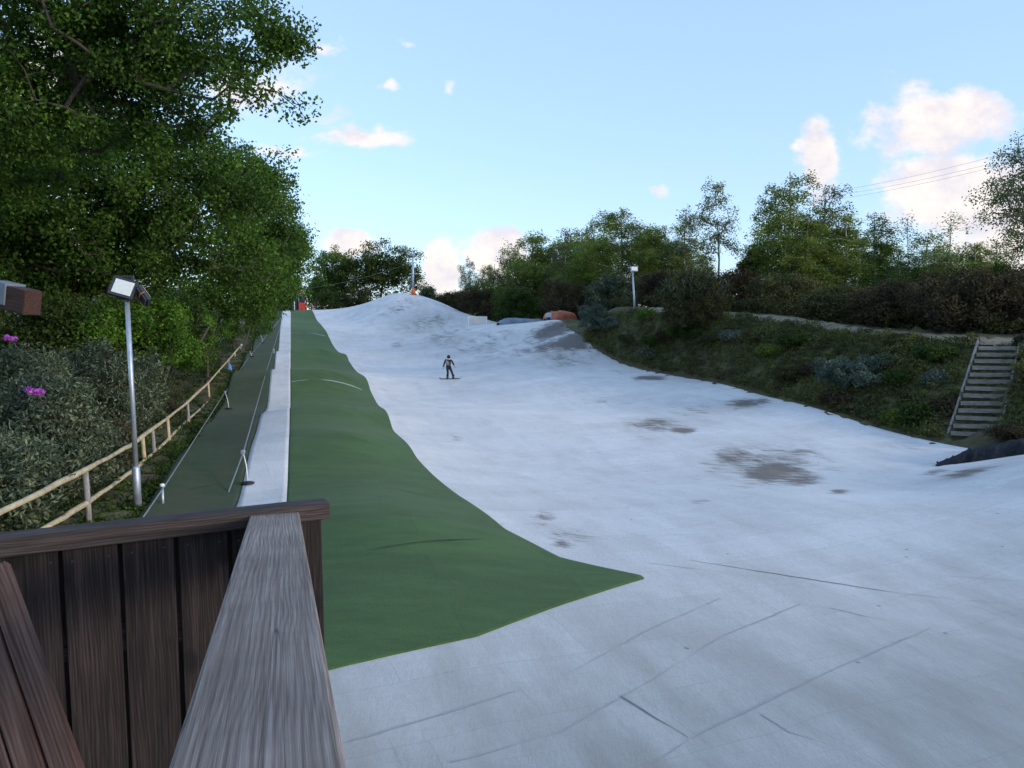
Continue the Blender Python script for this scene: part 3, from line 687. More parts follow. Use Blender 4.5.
def big_tree(name, label, base, lobes, ncl, npc, cr, ln, wd, leafm, bark, r0, seed, top=None, group=None, cat='tree', droop=0, bias=.4, tip=.012):
    rng = np.random.default_rng(seed); bz = h(*base)
    L = np.array(px_lobes(lobes)); org = np.array([base[0], base[1], bz])
    cl = lobe_points(rng, [tuple(q) for q in L], ncl, bias)
    if name == 'holly_tree': cl = cl[cl[:, 0] < np.array([fence_x(v) for v in cl[:, 1]]) - cr]
    cl = cl[cl[:, 2] > np.minimum(H(cl[:, 0], cl[:, 1]) + .5, 1e9)] - org
    tp = (np.average(L[:, :3], axis=0, weights=L[:, 3]) - org) if top is None else np.array(top)
    tr = [np.array([0, 0, -.4])] + [tp * t + np.array([math.sin(t * 5 + seed) * .12, math.cos(t * 4 + seed) * .12, 0]) * (t < 1) for t in (.2, .4, .6, .8, 1)]
    return tree_obj(name, label, cat, group, tuple(org), wood(rng, tr, r0, cl, tip), leaves(rng, cl, npc, cr * rng.uniform(.7, 1.25, len(cl)), ln, wd, .75, .35, droop, .33), bark, leafm)

G_LEFT = 'broadleaf trees along the left edge of the slope'
big_tree('oak_tree', 'tall dark oak at the top left whose leafy limb hangs out over the sky', (-22.5, 24.5),
         [(60, 20, 22, 120, 70), (180, 40, 22, 90, 60), (120, -50, 22, 140, 70), (255, 35, 21.5, 48, 38), (292, 45, 21.2, 20, 30), (230, 85, 21.5, 30, 34), (292, 108, 21.2, 10, 14), (272, 92, 21.3, 14, 12), (-30, 110, 22, 70, 60), (60, 125, 23, 90, 46), (175, 120, 23, 64, 34), (30, 60, 24, 90, 60), (140, 70, 24, 70, 50), (-20, 170, 25, 70, 60), (-120, 20, 22, 90, 90)],
         600, 185, .60, .125, .08, M['oak_leaf'], M['bark'], .42, 3, group=G_LEFT)
big_tree('oak_tree', 'broad dark oak with its low crown behind the grey floodlight pole', (-17.5, 33),
         [(60, 150, 32, 110, 40), (170, 155, 33, 70, 34), (90, 205, 31, 110, 66), (-10, 200, 30, 90, 80), (60, 255, 34, 90, 50), (120, 235, 33, 80, 50), (200, 195, 32, 66, 58), (150, 262, 36, 70, 36), (235, 250, 37, 44, 46), (40, 270, 32, 80, 34), (265, 190, 34, 26, 40)],
         940, 125, .8, .165, .105, M['oak_leaf'], M['bark'], .4, 5, group=G_LEFT)
big_tree('oak_tree', 'oak with a rounded crown edge standing past the end of the pole fence', (-21.5, 50),
         [(205, 292, 47, 34, 20), (170, 296, 45, 30, 16), (262, 225, 48, 38, 62), (285, 250, 50, 22, 46), (245, 290, 48, 34, 32), (240, 190, 48, 36, 46), (270, 290, 52, 22, 22)],
         400, 130, .85, .18, .11, M['oak_leaf'], M['bark'], .34, 8, group=G_LEFT)
big_tree('oak_tree', 'smaller bright oak overhanging the head of the white lift track', (-27, 77),
         [(292, 262, 76, 17, 34), (280, 285, 76, 18, 22), (300, 245, 78, 9, 22), (270, 265, 76, 20, 40)],
         170, 120, .9, .22, .14, M['bright_leaf'], M['bark'], .28, 9, group=G_LEFT)
big_tree('holly_tree', 'bright green low tree just behind the upper pole fence', (-15.5, 33),
         [(110, 320, 30, 44, 22), (175, 324, 33, 46, 26), (212, 335, 45, 28, 24), (150, 345, 32, 44, 20), (232, 325, 60, 14, 14), (190, 352, 38, 30, 16), (90, 330, 29, 24, 14), (215, 318, 44, 16, 14)],
         360, 105, .48, .14, .09, M['bright_leaf'], M['bark'], .12, 12, group=G_LEFT)
big_tree('elder_tree', 'small dark tree over the upper track edge above the fence end', (-21.3, 60),
         [(254, 318, 64, 14, 22), (250, 300, 62, 16, 22), (266, 312, 68, 10, 20), (272, 295, 70, 10, 22)],
         150, 110, .6, .17, .10, M['oak_leaf'], M['bark'], .12, 13, group=G_LEFT)

# shrubs ---------------------------------------------------------------
def shrub(name, label, cat, px, py_top, Y, wpx, group, leafm, seed, ncl=90, npc=70, ln=.16, wd=.08, cr=.45, base_z=None, depth=None, xoff=0, stems=True, flat=.8, droop=0, low=0.05):
    """a bush rooted on the ground at distance Y, its top and width as measured"""
    rng = np.random.default_rng(seed); c = at(px, py_top, Y); bz = h(c.x, Y)
    hh = max(c.z - bz, .4); a = wpx / FPX * Y; dd = depth or a * .9
    lob = [(0, 0, hh * .42, a * .85, dd * .85, hh * .46), (-a * .4, dd * .1, hh * .5, a * .5, dd * .6, hh * .4), (a * .38, -dd * .1, hh * .46, a * .52, dd * .6, hh * .42), (a * .05, 0, hh * .66, a * .5, dd * .5, hh * .3), (0, -dd * .4, hh * .3, a * .8, dd * .5, hh * .3)]
    cl = lobe_points(rng, lob, ncl, .3); gz = H(cl[:, 0] + c.x, cl[:, 1] + Y) - bz
    if c.x < -4 and Y < 75: gz = np.where(cl[:, 0] + c.x > np.array([fence_x(v) for v in cl[:, 1] + Y]) - cr * .9, 99, gz)
    cl = cl[cl[:, 2] > gz + low * hh]; gz = H(cl[:, 0] + c.x, cl[:, 1] + Y) - bz
    cl[:, 2] = np.minimum(cl[:, 2], hh - cr * .4)
    tv = None
    st = [np.array([0, 0, -.3]), np.array([.03, 0, hh * .15]), np.array([.05, .02, hh * .35])]
    tv = wood(rng, st, max(.05, hh * .025), cl[::2], .008, 5, .05)
    root = empty(name, (c.x, Y, bz), 0, label, cat, group)
    link(bpy.data.objects.new('stem', np_mesh('stem', *tv, M['bark'], True)), root)
    link(bpy.data.objects.new('foliage', np_mesh('foliage', *leaves(rng, cl, npc, cr, ln, wd, flat, .3, droop), leafm)), root)
    return root
G_RHO = 'rhododendron bushes behind the pole fence'
RH = [('rhododendron bush with the large purple flower head beside the floodlight pole', 40, 368, 16.4, 80, 300, 21),
      ('grey-green rhododendron between the floodlight pole and the bright green tree', 140, 345, 25.5, 56, 240, 22),
      ('rhododendron below the brown timber beam end with a faded purple flower', 10, 335, 19.5, 80, 240, 23),
      ('pale rhododendron rising behind the floodlight pole under the dark oak', 90, 334, 22.5, 60, 220, 24),
      ('low rhododendron leaning over the pole fence at the left picture edge', -25, 425, 13.4, 100, 260, 25),
      ('dark rhododendron at the bottom of the bank behind the grey fence post', 95, 425, 18.8, 60, 220, 26)]
for lb, px, py, Y, w, n, sd_ in RH:
    shrub('rhododendron_bush', lb, 'bush', px, py, Y, w, G_RHO, M['rhodo_leaf'], sd_, n, 85, .125, .042, .36, depth=1.6)
def flower(px, py, Y, s, lb):
    rng = np.random.default_rng(int(px) + 7); c = at(px, py, Y)
    root = empty('rhododendron_flower', c, 0, lb, 'flower', None)
    cl = np.array([(-.55 * s, 0, .12 * s), (-.1 * s, -.05, .1 * s), (.4 * s, 0, -.12 * s), (.65 * s, .05, -.1 * s)])
    link(bpy.data.objects.new('petals', np_mesh('petals', *leaves(rng, cl, 60, .42 * s, .075, .06), M['flower'])), root)
    b = MB(); b.tube([(0, 0, 0), (.05, .25, -.25), (.1, .55, -.6)], .012, 5); b.build('flower_stem', M['bark'], root)
flower(33, 391, 14.2, .17, 'large vivid purple flower head on the rhododendron')
flower(9, 338, 17, .13, 'faded purple flower at the left edge under the timber beam')

# understorey that closes off the view below the left trees
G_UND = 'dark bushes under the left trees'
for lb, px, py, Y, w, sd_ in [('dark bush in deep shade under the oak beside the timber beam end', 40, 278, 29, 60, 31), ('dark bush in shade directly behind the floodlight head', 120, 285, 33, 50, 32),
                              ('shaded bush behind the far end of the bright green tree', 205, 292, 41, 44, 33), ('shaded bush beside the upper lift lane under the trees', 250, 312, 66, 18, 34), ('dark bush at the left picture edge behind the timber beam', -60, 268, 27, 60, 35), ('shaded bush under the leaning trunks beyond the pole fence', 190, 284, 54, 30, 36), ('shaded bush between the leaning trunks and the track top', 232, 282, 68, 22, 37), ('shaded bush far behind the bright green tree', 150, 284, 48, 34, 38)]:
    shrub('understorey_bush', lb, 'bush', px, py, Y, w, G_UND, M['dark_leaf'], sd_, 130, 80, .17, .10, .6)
for lb, px, py, Y, w, sd_ in [('small tangled bush hugging the fence beyond the blue bag', 215, 372, 44, 14, 41), ('leafy tangle at the foot of the fence right of the floodlight pole', 158, 462, 22.5, 16, 42),
                              ('leafy tangle at the fence foot where the far rails end', 246, 348, 66, 9, 43), ('brown twiggy bush behind the middle of the pole fence', 185, 380, 29, 20, 44), ('brown twiggy bush behind the fence left of the pole', 118, 420, 20, 22, 45)]:
    shrub('fence_bush', lb, 'bush', px, py, Y, w, 'bushes along the pole fence', M['hedge_brown'] if 'brown' in lb else M['dark_leaf'], sd_, 60, 60, .12, .06, .3, depth=.9)

# hedge line on the far side -------------------------------------------
G_HED = 'dark hedge bushes above the bank'
HED = [('dark hedge bush at the right picture edge above the timber steps', 1045, 258, 38, 66, 'hedge_brown'), ('brownish hedge bush directly above the head of the timber steps', 960, 262, 39, 58, 'hedge_brown'),
       ('dark hedge bush left of the steps below the thin twiggy birch', 893, 280, 42.5, 46, 'hedge_brown'), ('dark hedge bush where the path bends in under the trees', 838, 284, 46, 40, 'cover_leaf'),
       ('dark hedge bush under the yellow-green birch with the narrow top', 785, 272, 52, 40, 'cover_leaf'), ('dark hedge bush below the small copper-leaved tree', 735, 268, 56, 36, 'hedge_brown'),
       ('brown hedge bush right of the lamp post on the bank', 660, 268, 64, 30, 'hedge_brown'), ('dark hedge bush left of the lamp post on the bank', 610, 274, 72, 30, 'rhodo_leaf'),
       ('dark hedge bush behind the red sheeted heap', 565, 274, 80, 30, 'hedge_brown'), ('round dark bush behind the blue-grey tarpaulin', 515, 284, 84, 24, 'dark_leaf'),
       ('brown hedge bush behind the white board on the mound side', 478, 284, 94, 24, 'hedge_brown'), ('low dark bush right of the mound top', 448, 292, 102, 18, 'hedge_leaf'), ('low green bush on the shoulder of the mound', 462, 288, 104, 14, 'birch_leaf'),
       ('dark bush between the yellow-green birches and the path', 812, 270, 56, 34, 'dark_leaf'), ('dark bush behind the right end of the hedge', 1000, 252, 46, 50, 'dark_leaf'), ('brown bush behind the hedge below the airy birches', 920, 266, 50, 44, 'dark_leaf')]
for i, (lb, px, py, Y, w, mt) in enumerate(HED):
    shrub('hedge_bush', lb, 'bush', px, py, Y, w, G_HED, M[mt], 60 + i, 190, 70, .17, .085, .5)

# bank shrubs ----------------------------------------------------------
G_BNK = 'shrubs growing on the right bank'
BNK = [('large silvery shrub in the middle of the right bank', 850, 352, 36.2, 36, 'silver_leaf'), ('silvery shrub on the bank below the big dark conical bush', 733, 338, 47, 17, 'silver_leaf'),
       ('grey-green shrub beside the red sheeted heap', 594, 300, 64, 18, 'silver_leaf'), ('second grey-green shrub on the bank edge right of the red heap', 614, 318, 61, 14, 'silver_leaf'),
       ('dark shrub on the lower bank left of the conical bush', 655, 346, 54, 14, 'dark_leaf'), ('yellow-green shrub on the lower bank right of the silvery shrub', 772, 358, 43, 14, 'birch_leaf'),
       ('bright green shrub high on the bank below the lamp post', 646, 330, 57, 9, 'bright_leaf'), ('dark shrub against the right edge of the timber steps', 1031, 360, 33.2, 15, 'hedge_leaf'),
       ('dark green shrub at the upper left of the timber steps', 935, 346, 34.5, 22, 'dark_leaf'), ('pale green tuft on the bank halfway along the steps', 936, 382, 33, 8, 'silver_leaf'),
       ('small green shrub low on the bank left of the steps', 895, 412, 32.5, 10, 'birch_leaf'), ('dark shrub on the bank below the path bend', 800, 344, 42, 24, 'dark_leaf'), ('dark shrub high on the bank under the conical bush', 690, 326, 51, 24, 'dark_leaf'),
       ('dark shrub mid bank between the two silvery shrubs', 790, 368, 40, 18, 'hedge_leaf')]
BNK += [('low brown shrub on the lower bank under the large silvery shrub', 838, 394, 35.6, 16, 'hedge_brown'), ('dark rounded shrub right of the large silvery shrub', 900, 372, 34.5, 16, 'dark_leaf'), ('grey-green shrub right beside the large silvery shrub', 886, 366, 36, 12, 'rhodo_leaf'),
        ('brown shrub mid bank left of the large silvery shrub', 812, 366, 39, 14, 'hedge_brown'), ('dark shrub left of the silvery one below the conical bush', 712, 344, 48.5, 14, 'hedge_leaf'), ('brown shrub on the bank between lamp post and conical bush', 668, 330, 53, 13, 'hedge_brown'),
        ('grey-green shrub on the lower bank edge left of the conical bush', 652, 350, 53.4, 12, 'rhodo_leaf'), ('dark shrub at the bank foot right of the red heap', 630, 336, 57.5, 13, 'hedge_leaf'), ('leafy shrub high on the bank left of the path bend', 760, 330, 45, 18, 'cover_leaf'),
        ('leafy shrub on the bank just under the path near the steps', 905, 346, 37, 16, 'cover_leaf'), ('dark shrub at the bank foot left of the steps', 915, 404, 31.6, 12, 'dark_leaf'), ('brown shrub beside the middle of the left step board', 945, 400, 31.3, 9, 'hedge_brown')]
for i, (lb, px, py, Y, w, mt) in enumerate(BNK):
    p = at(px, py, Y)
    shrub('bank_shrub', lb, 'shrub', px, py, Y, w, G_BNK, M[mt], 90 + i, 90, 70, .14 if mt != 'silver_leaf' else .16, .055, .3)
shrub('conical_bush', 'big dark bush with pale upright shoots standing on the bank beside the lamp post', 'bush', 695, 262, 50.8, 40, None, M['hedge_leaf'], 120, 260, 70, .17, .07, .42)
def shoots():
    rng = np.random.default_rng(4); root = [o for o in bpy.data.objects if o.name == 'conical_bush'][0]
    n = 260; a = rng.random(n) * 6.28; r = np.sqrt(rng.random(n)) * 2.4; hz = 3.5 - .22 * r ** 2 + rng.normal(0, .3, n)
    c = np.stack([np.cos(a) * r, np.sin(a) * r * .8, hz + .3], -1)
    d = np.stack([rng.normal(0, .12, n), rng.normal(0, .12, n), np.full(n, .2)], -1); s = np.cross(d, rng.normal(size=(n, 3))); s /= np.linalg.norm(s, axis=1, keepdims=True); s *= .025
    V_ = np.stack([c - d, c + s, c + d, c - s], 1).reshape(-1, 3)
    link(bpy.data.objects.new('sprays', np_mesh('sprays', V_, np.arange(n * 4).reshape(n, 4), M['silver_leaf'])), root)
shoots()

# undergrowth (uncountable) --------------------------------------------
def cover(name, pts, mat, npc, cr, ln, wd, seed, label):
    rng = np.random.default_rng(seed)
    o = link(bpy.data.objects.new(name, np_mesh(name, *leaves(rng, pts, npc, cr, ln, wd, .6, .2), mat)))
    tag(o, label, 'undergrowth', None, 'stuff'); return o
def bank_points(n, seed):
    rng = np.random.default_rng(seed); px = rng.uniform(585, 1090, n); t = rng.random(n) ** .9
    lo = sorted([(591, 344, 61.5)] + REDGE + [(1030, 452, 27.5), (1100, 450, 26)]); la = np.array(lo, float); ba = np.array(BTOP, float)
    X0 = np.interp(px, la[:, 0], [(q[0] - 512) / FPX * q[2] for q in la]); Y0 = np.interp(px, la[:, 0], la[:, 2])
    Y1 = np.interp(px, ba[:, 0], ba[:, 2]) + 0.1; k = (px - 512) / FPX
    Y = Y0 + (Y1 - Y0) * t + rng.normal(0, .1, n); Y = np.maximum(Y, Y0 + .6); X = k * Y
    ff = (Y - 29.5) / 4.2; keep = ~((X > 16.62 + 3.45 * ff) & (X < 19.0 + 3.6 * ff) & (Y < 34.2)); X, Y, t = X[keep], Y[keep], t[keep]
    nz = np.sin(X * 1.3 + Y * .7) * np.cos(Y * 1.1 - X * .6) * .5 + .5
    return np.stack([X, Y, H(X, Y) + rng.random(len(X)) * (.12 + .42 * nz)], -1)
def patchy(seed): 
    p = bank_points(1500, seed); return np.where(np.sin(p[:, 0] * .8 + 1.3) * np.cos(p[:, 1] * .9) > .1)[0]
cover('bank_undergrowth', bank_points(3400, 1), M['cover_leaf'], 26, .3, .15, .055, 2, 'tangled heather and bramble covering the right bank')
cover('bank_heather', bank_points(1500, 21)[patchy(21)], M['hedge_brown'], 30, .32, .12, .03, 22, 'reddish brown heather patches between the shrubs of the right bank')
cover('bank_grass', bank_points(1500, 8), M['birch_leaf'], 14, .22, .2, .02, 3, 'rough grass tufts among the heather on the right bank')
def hedge_foot(n, seed):
    rng = np.random.default_rng(seed); px = rng.uniform(600, 1100, n); k = (px - 512) / FPX; ba = np.array(BTOP, float)
    Y = np.interp(px, ba[:, 0], ba[:, 2]) + 2.6 + rng.random(n) * 6 + np.clip((680 - px) / 20, 0, 4); X = k * Y
    return np.stack([X, Y, H(X, Y) + rng.random(n) * .9], -1)
cover('hedge_undergrowth', hedge_foot(1700, 15), M['hedge_leaf'], 24, .4, .2, .09, 16, 'dark brambles filling the foot of the hedge behind the path')
def left_points(n, seed):
    rng = np.random.default_rng(seed); Y = 10 + 70 * rng.random(n) ** 1.7; X = np.array([fence_x(y) for y in Y]) + .7 - rng.random(n) ** 1.3 * (1.2 + Y * .08)
    return np.stack([X, Y, H(X, Y) + rng.random(n) * np.clip((np.array([fence_x(y) for y in Y]) - .35 - X) * .6, .04, .8) - .05], -1)
cover('ivy_undergrowth', left_points(2600, 4), M['dark_leaf'], 26, .25, .10, .06, 6, 'dark ivy and brambles along the foot of the pole fence')

# birches and others behind the hedge ----------------------------------
def birch_proto(seed, kind):
    rng = np.random.default_rng(seed); hgt = 10.0
    tr = [np.array([math.sin(t * 3 + seed) * .25 * t, math.cos(t * 2.3 + seed) * .2 * t, t * hgt * .96 - .3 * (t == 0)]) for t in np.linspace(0, 1, 9)]
    lob = []; nl = {'dense': 14, 'airy': 11, 'tall': 12, 'bare': 9}[kind]; wr = {'dense': 2.2, 'airy': 1.75, 'tall': 1.3, 'bare': 1.3}[kind]
    z0 = {'dense': .13, 'airy': .2, 'tall': .3, 'bare': .3}[kind]
    for i in range(nl):
        t = z0 + (0.93 - z0) * (i + .5) / nl; q_ = (t - z0) / (.93 - z0); rr_ = wr * min(1, .65 + 1.1 * q_) * (1 - .68 * q_ ** 2.2) * rng.uniform(.75, 1.2) + .3
        a = rng.random() * 6.28; off = rr_ * rng.uniform(.2, .65)
        lob.append((math.cos(a) * off, math.sin(a) * off, t * hgt, rr_ * .8, rr_ * .8, rng.uniform(.5, .95)))
    lob.append((tr[-1][0], tr[-1][1], hgt * .955, .35, .35, .55))
    n = {'dense': 360, 'airy': 250, 'tall': 170, 'bare': 100}[kind]
    cl = lobe_points(rng, lob, n, .45)
    lv = leaves(rng, cl, {'dense': 46, 'airy': 40, 'tall': 40, 'bare': 16}[kind], .38 if kind != 'bare' else .42, .14, .08, 1.15, .2, .7)
    return (np_mesh('trunk', *wood(rng, tr, .05 if kind == 'bare' else .09, cl, .006, 5, .1), M['birch_bark'], True), np_mesh('crown', *lv, M['birch_leaf']))
PRO = {('dense', i): birch_proto(200 + i, 'dense') for i in range(3)}
PRO.update({('airy', i): birch_proto(220 + i, 'airy') for i in range(2)}); PRO.update({('tall', i): birch_proto(240 + i, 'tall') for i in range(2)}); PRO['bare', 0] = birch_proto(260, 'bare')
G_BIR = 'birches behind the hedge'
BIR = [  # px, top py, Y, kind, variant, leaf, width factor, label
    (469, 257, 112, 'airy', 0, 'grey_leaf', .8, 'small thin birch nearest the mound, standing before the white cloud'),
    (494, 261, 104, 'dense', 1, 'birch_leaf', .9, 'short leafy birch beside the thin one near the mound'),
    (507, 240, 100, 'bare', 0, 'grey_leaf', 1.0, 'nearly bare twiggy birch in front of the cloud edge'),
    (529, 230, 96, 'dense', 0, 'birch_leaf', 1.25, 'full green birch at the left end of the dense birch row'),
    (551, 240, 97, 'dense', 2, 'birch_leaf', 1.1, 'darker birch filling the gap behind the red sheeted heap'),
    (567, 227, 92, 'airy', 1, 'grey_leaf', .9, 'thin grey birch poking above the row over the red heap'),
    (584, 232, 88, 'dense', 1, 'birch_leaf', 1.15, 'mid green birch left of the tallest yellow-green one'),
    (604, 214, 86, 'airy', 0, 'birch_leaf', 1.1, 'birch crowding the left side of the tallest yellow-green one'),
    (621, 207, 80, 'dense', 0, 'birch_leaf', 1.25, 'tallest yellow-green birch in the row left of the lamp post'),
    (643, 224, 84, 'airy', 1, 'grey_leaf', .9, 'slender grey birch directly above the lamp post'),
    (662, 222, 76, 'dense', 2, 'birch_leaf', 1.3, 'wide birch right of the lamp post with drooping sides'),
    (686, 204, 74, 'tall', 1, 'grey_leaf', 1.05, 'tall sparse birch touching the tall grey aspen'),
    (788, 166, 58, 'dense', 1, 'birch_leaf', 1.0, 'tall yellow-green birch with a narrow knob-like top'),
    (770, 200, 60, 'airy', 0, 'birch_leaf', .9, 'airy birch filling the left flank of the knob-topped birch'),
    (829, 184, 62, 'airy', 1, 'grey_leaf', 1.0, 'airy birch with bare twig tips right of the knob-topped birch'),
    (846, 210, 57, 'dense', 2, 'birch_leaf', 1.35, 'dense mid green birch above the path bend'),
    (812, 214, 56, 'dense', 0, 'birch_leaf', 1.1, 'dark birch between the knob-topped and the airy birch'),
    (878, 212, 60, 'tall', 0, 'oak_leaf', 1.1, 'dark narrow birch with a round top left of the big cloud'),
    (911, 214, 58, 'bare', 0, 'grey_leaf', 1.1, 'bare twiggy birch in front of the big cloud'),
    (947, 212, 58, 'bare', 0, 'birch_leaf', 1.2, 'thin half-bare birch before the big cloud, left of the edge tree'),
    (900, 250, 54, 'dense', 1, 'oak_leaf', 1.4, 'low dark birch at the foot of the bare twiggy birch'),
    (975, 240, 52, 'dense', 2, 'birch_leaf', 1.3, 'mid green birch below the drooping edge tree'),
]
BIR += [(590, 222, 99, 'dense', 2, 'birch_leaf', 1.1, 'yellowish birch behind the left flank of the tallest one'), (653, 232, 92, 'dense', 1, 'birch_leaf', 1.2, 'light birch in the second row right above the lamp post'), (557, 236, 110, 'dense', 0, 'birch_leaf', 1.1, 'light birch in the second row above the red sheeted heap'),
        (890, 238, 64, 'dense', 0, 'birch_leaf', 1.1, 'light birch under the bare twiggy one'), (938, 244, 60, 'dense', 2, 'birch_leaf', 1.2, 'light leafy birch between the hedge and the half-bare birch'), (995, 236, 56, 'dense', 1, 'birch_leaf', 1.2, 'light birch behind the drooping edge tree'), (758, 238, 66, 'dense', 2, 'birch_leaf', 1.0, 'leafy birch behind the small copper-leaved tree'),
        (484, 268, 110, 'airy', 1, 'birch_leaf', 1.1, 'low birch between the mound and the thin one in front of the cloud')]
BIR += [(515, 246, 106, 'dense', 2, 'birch_leaf', 1.1, 'leafy birch seen behind the nearly bare one by the cloud'), (596, 236, 94, 'dense', 1, 'birch_leaf', 1.2, 'dark birch deep in the row left of the tallest one'),
        (675, 238, 82, 'dense', 0, 'birch_leaf', 1.2, 'dark birch behind the wide drooping one beside the lamp post'), (862, 236, 66, 'dense', 1, 'birch_leaf', 1.2, 'lighter birch left of the dark round-topped one'),
        (928, 232, 66, 'airy', 0, 'birch_leaf', 1.2, 'airy birch between the two half-bare ones before the big cloud'), (960, 246, 62, 'airy', 1, 'birch_leaf', 1.3, 'low airy birch above the hedge beside the edge tree'),
        (703, 252, 78, 'dense', 2, 'birch_leaf', 1.2, 'short leafy birch filling the gap below the tall grey aspen'), (540, 262, 104, 'dense', 1, 'birch_leaf', 1.3, 'low birch behind the red sheeted heap')]
for i, (px, py, Y, kd, v, lf, wf, lb) in enumerate(BIR):
    c = at(px, py, Y); bz = h(c.x, Y); s = (c.z - bz) / 10.0
    tr_, cr_ = PRO[kd, v]
    root = empty('birch_tree', (c.x, Y, bz), i * 2.1, lb, 'tree', G_BIR); root.scale = (s * wf * 1.42, s * wf * 1.42, s)
    for nm, me in (('trunk', tr_), ('crown', cr_)):
        o = bpy.data.objects.new(nm, me); link(o, root)
        if nm == 'crown' and M[lf] != me.materials[0]:
            o.material_slots[0].link = 'OBJECT'; o.material_slots[0].material = M[lf]
big_tree('aspen_tree', 'tallest grey aspen with a thin see-through crown right of the birch row', (at(719, 300, 66).x, 66),
         [(716, 196, 66, 15, 20), (726, 222, 66, 12, 22), (706, 215, 66, 11, 16), (712, 248, 66, 14, 14), (732, 250, 66, 8, 12)], 120, 34, .5, .16, .10, M['grey_leaf'], M['grey_bark'], .13, 55, droop=.4)
big_tree('copper_tree', 'small round copper-leaved tree left of the knob-topped birch', (at(751, 290, 60).x, 60),
         [(751, 262, 60, 11, 11), (745, 272, 60, 8, 10)], 60, 60, .35, .15, .09, M['red_leaf'], M['bark'], .07, 56)
big_tree('edge_tree', 'large drooping tree at the right picture edge before the big cloud', (27.8, 41),
         [(1030, 170, 40, 40, 36), (1010, 200, 40, 34, 26), (1045, 225, 40, 46, 30), (990, 205, 40, 16, 14), (1070, 170, 40, 46, 60), (1018, 238, 40, 22, 14), (1015, 160, 40, 18, 18)],
         230, 70, .55, .13, .08, M['grey_leaf'], M['grey_bark'], .2, 57, droop=.5)
G_TOP = 'trees beyond the top of the slope'
big_tree('oak_tree', 'round dark oak beyond the slope, largest behind the mound', (at(378, 300, 118).x, 118),
         [(378, 262, 118, 26, 24), (360, 275, 118, 22, 20), (402, 266, 119, 20, 18), (390, 282, 118, 28, 16), (415, 280, 119, 9, 12)], 260, 70, 1.0, .30, .19, M['dark_leaf'], M['bark'], .3, 71, group=G_TOP)
big_tree('birch_tree', 'light green tree behind the lift head, left of the round dark oak', (at(322, 300, 118).x, 118),
         [(322, 272, 118, 12, 22), (330, 285, 118, 14, 16), (316, 290, 118, 12, 14)], 120, 70, .9, .28, .18, M['oak_leaf'], M['grey_bark'], .2, 72, group=G_TOP)
big_tree('birch_tree', 'yellow-green tree between the lift head and the round dark oak', (at(348, 300, 122).x, 122),
         [(346, 265, 122, 12, 14), (342, 280, 122, 16, 16), (334, 258, 122, 6, 10)], 120, 70, .9, .28, .18, M['birch_leaf'], M['grey_bark'], .2, 73, group=G_TOP)
for lb, px, py, Y, w, sd_, mt in [('dark bushes edge behind the red lift box', 330, 288, 112, 24, 141, 'dark_leaf'), ('dark bush on the skyline left of the mound top', 362, 286, 112, 24, 142, 'hedge_leaf'), ('small bush right of the orange marker on the mound', 428, 284, 108, 9, 143, 'grey_leaf'), ('dark bush closing the gap left of the lift head', 285, 285, 112, 20, 144, 'dark_leaf')]:
    shrub('skyline_bush', lb, 'bush', px, py, Y, w, 'bushes on the skyline', M[mt], sd_, 110, 60, .24, .13, .7)

# far woods behind everything: rows of trees merging into one mass
def woods():
    rng = np.random.default_rng(9); pts = []
    for x in np.arange(-120, 130, 2.6):
        if -28 < x < -8: continue
        y = 150 + rng.normal(0, 8); z = h(x, y)
        hh = rng.uniform(5, 9)
        for _ in range(16): pts.append((x + rng.normal(0, 2), y + rng.normal(0, 2), z + rng.random() * hh))
    o = link(bpy.data.objects.new('woods', np_mesh('woods', *leaves(rng, np.array(pts), 26, 1.6, .5, .35), M['dark_leaf'])))
    tag(o, 'far dark woodland closing the view behind the slope', 'woodland', None, 'stuff')
woods()

# ------------------------------------------------------------------ foreground woodwork (all at its real distance, metres)
def e(px, py, Y): return at(px, py, Y)
FL, FR = at(-140, 551, 1.93), at(327, 500, 2.46)          # top line of the plank fence, left and right end
fdir = (FR - FL); flen = math.hypot(fdir.x, fdir.y); fang = math.atan2(fdir.y, fdir.x); fpitch = math.atan2(fdir.z, flen)
fence = empty('wooden_fence', (FL.x, FL.y, FL.z), fang, 'dark stained plank fence with a top rail in the near left corner', 'fence')
flt = R(0.9)
fence.rotation_euler = Euler((flt, -fpitch, fang), 'XYZ')
fl = fdir.length
MB().box((fl / 2 - .3, 0, -.026), (fl + .6, .085, .052)).build('top_rail', M['rail_wood'], fence, .004)
bw = .150; x = fl - .09 - .155; k = 0
MB().box((fl - .055, .012, -.053 - .9), (.065, .05, 1.8)).build('end_post', M['dark_wood'], fence, .004)
rb = random.Random(2)
_sm = MB(); _sm.tube([(0, .004, 0), (0, -.0012, 0)], [.0042, .0036], 10); screw_me = _sm.mesh('screw', M['dark_steel'])
while x > -.6:
    w = bw - .012
    ob = MB().box((0, 0, -.9), (w, .022, 1.8)).build('board', M['dark_wood'], fence, .002)
    ob.location = (x - bw / 2 + .02 + bw / 2, .012 + rb.uniform(-.003, .003), -.053 - rb.uniform(0, .004)); ob.rotation_euler = (0, rb.uniform(-.004, .004), 0)
    for sx_ in (-.045, .045):
        sw = bpy.data.objects.new('screw', screw_me); link(sw, ob); sw.location = (sx_ + rb.uniform(-.006, .006), -.0115, -.032 - rb.uniform(0, .01))
    ob = MB().box((0, 0, -.9), (.05, .016, 1.78)).build('added_gap_strip', M['dark_wood'], fence); ob.location = (x - bw / 2 + .02, .033, -.056)  # strip added behind each gap so the gaps look dark
    x -= bw; k += 1
MB().box((fl / 2 - .3, .047, -.35), (fl + .5, .045, .09)).build('cross_rail', M['rail_wood'], fence, .003)
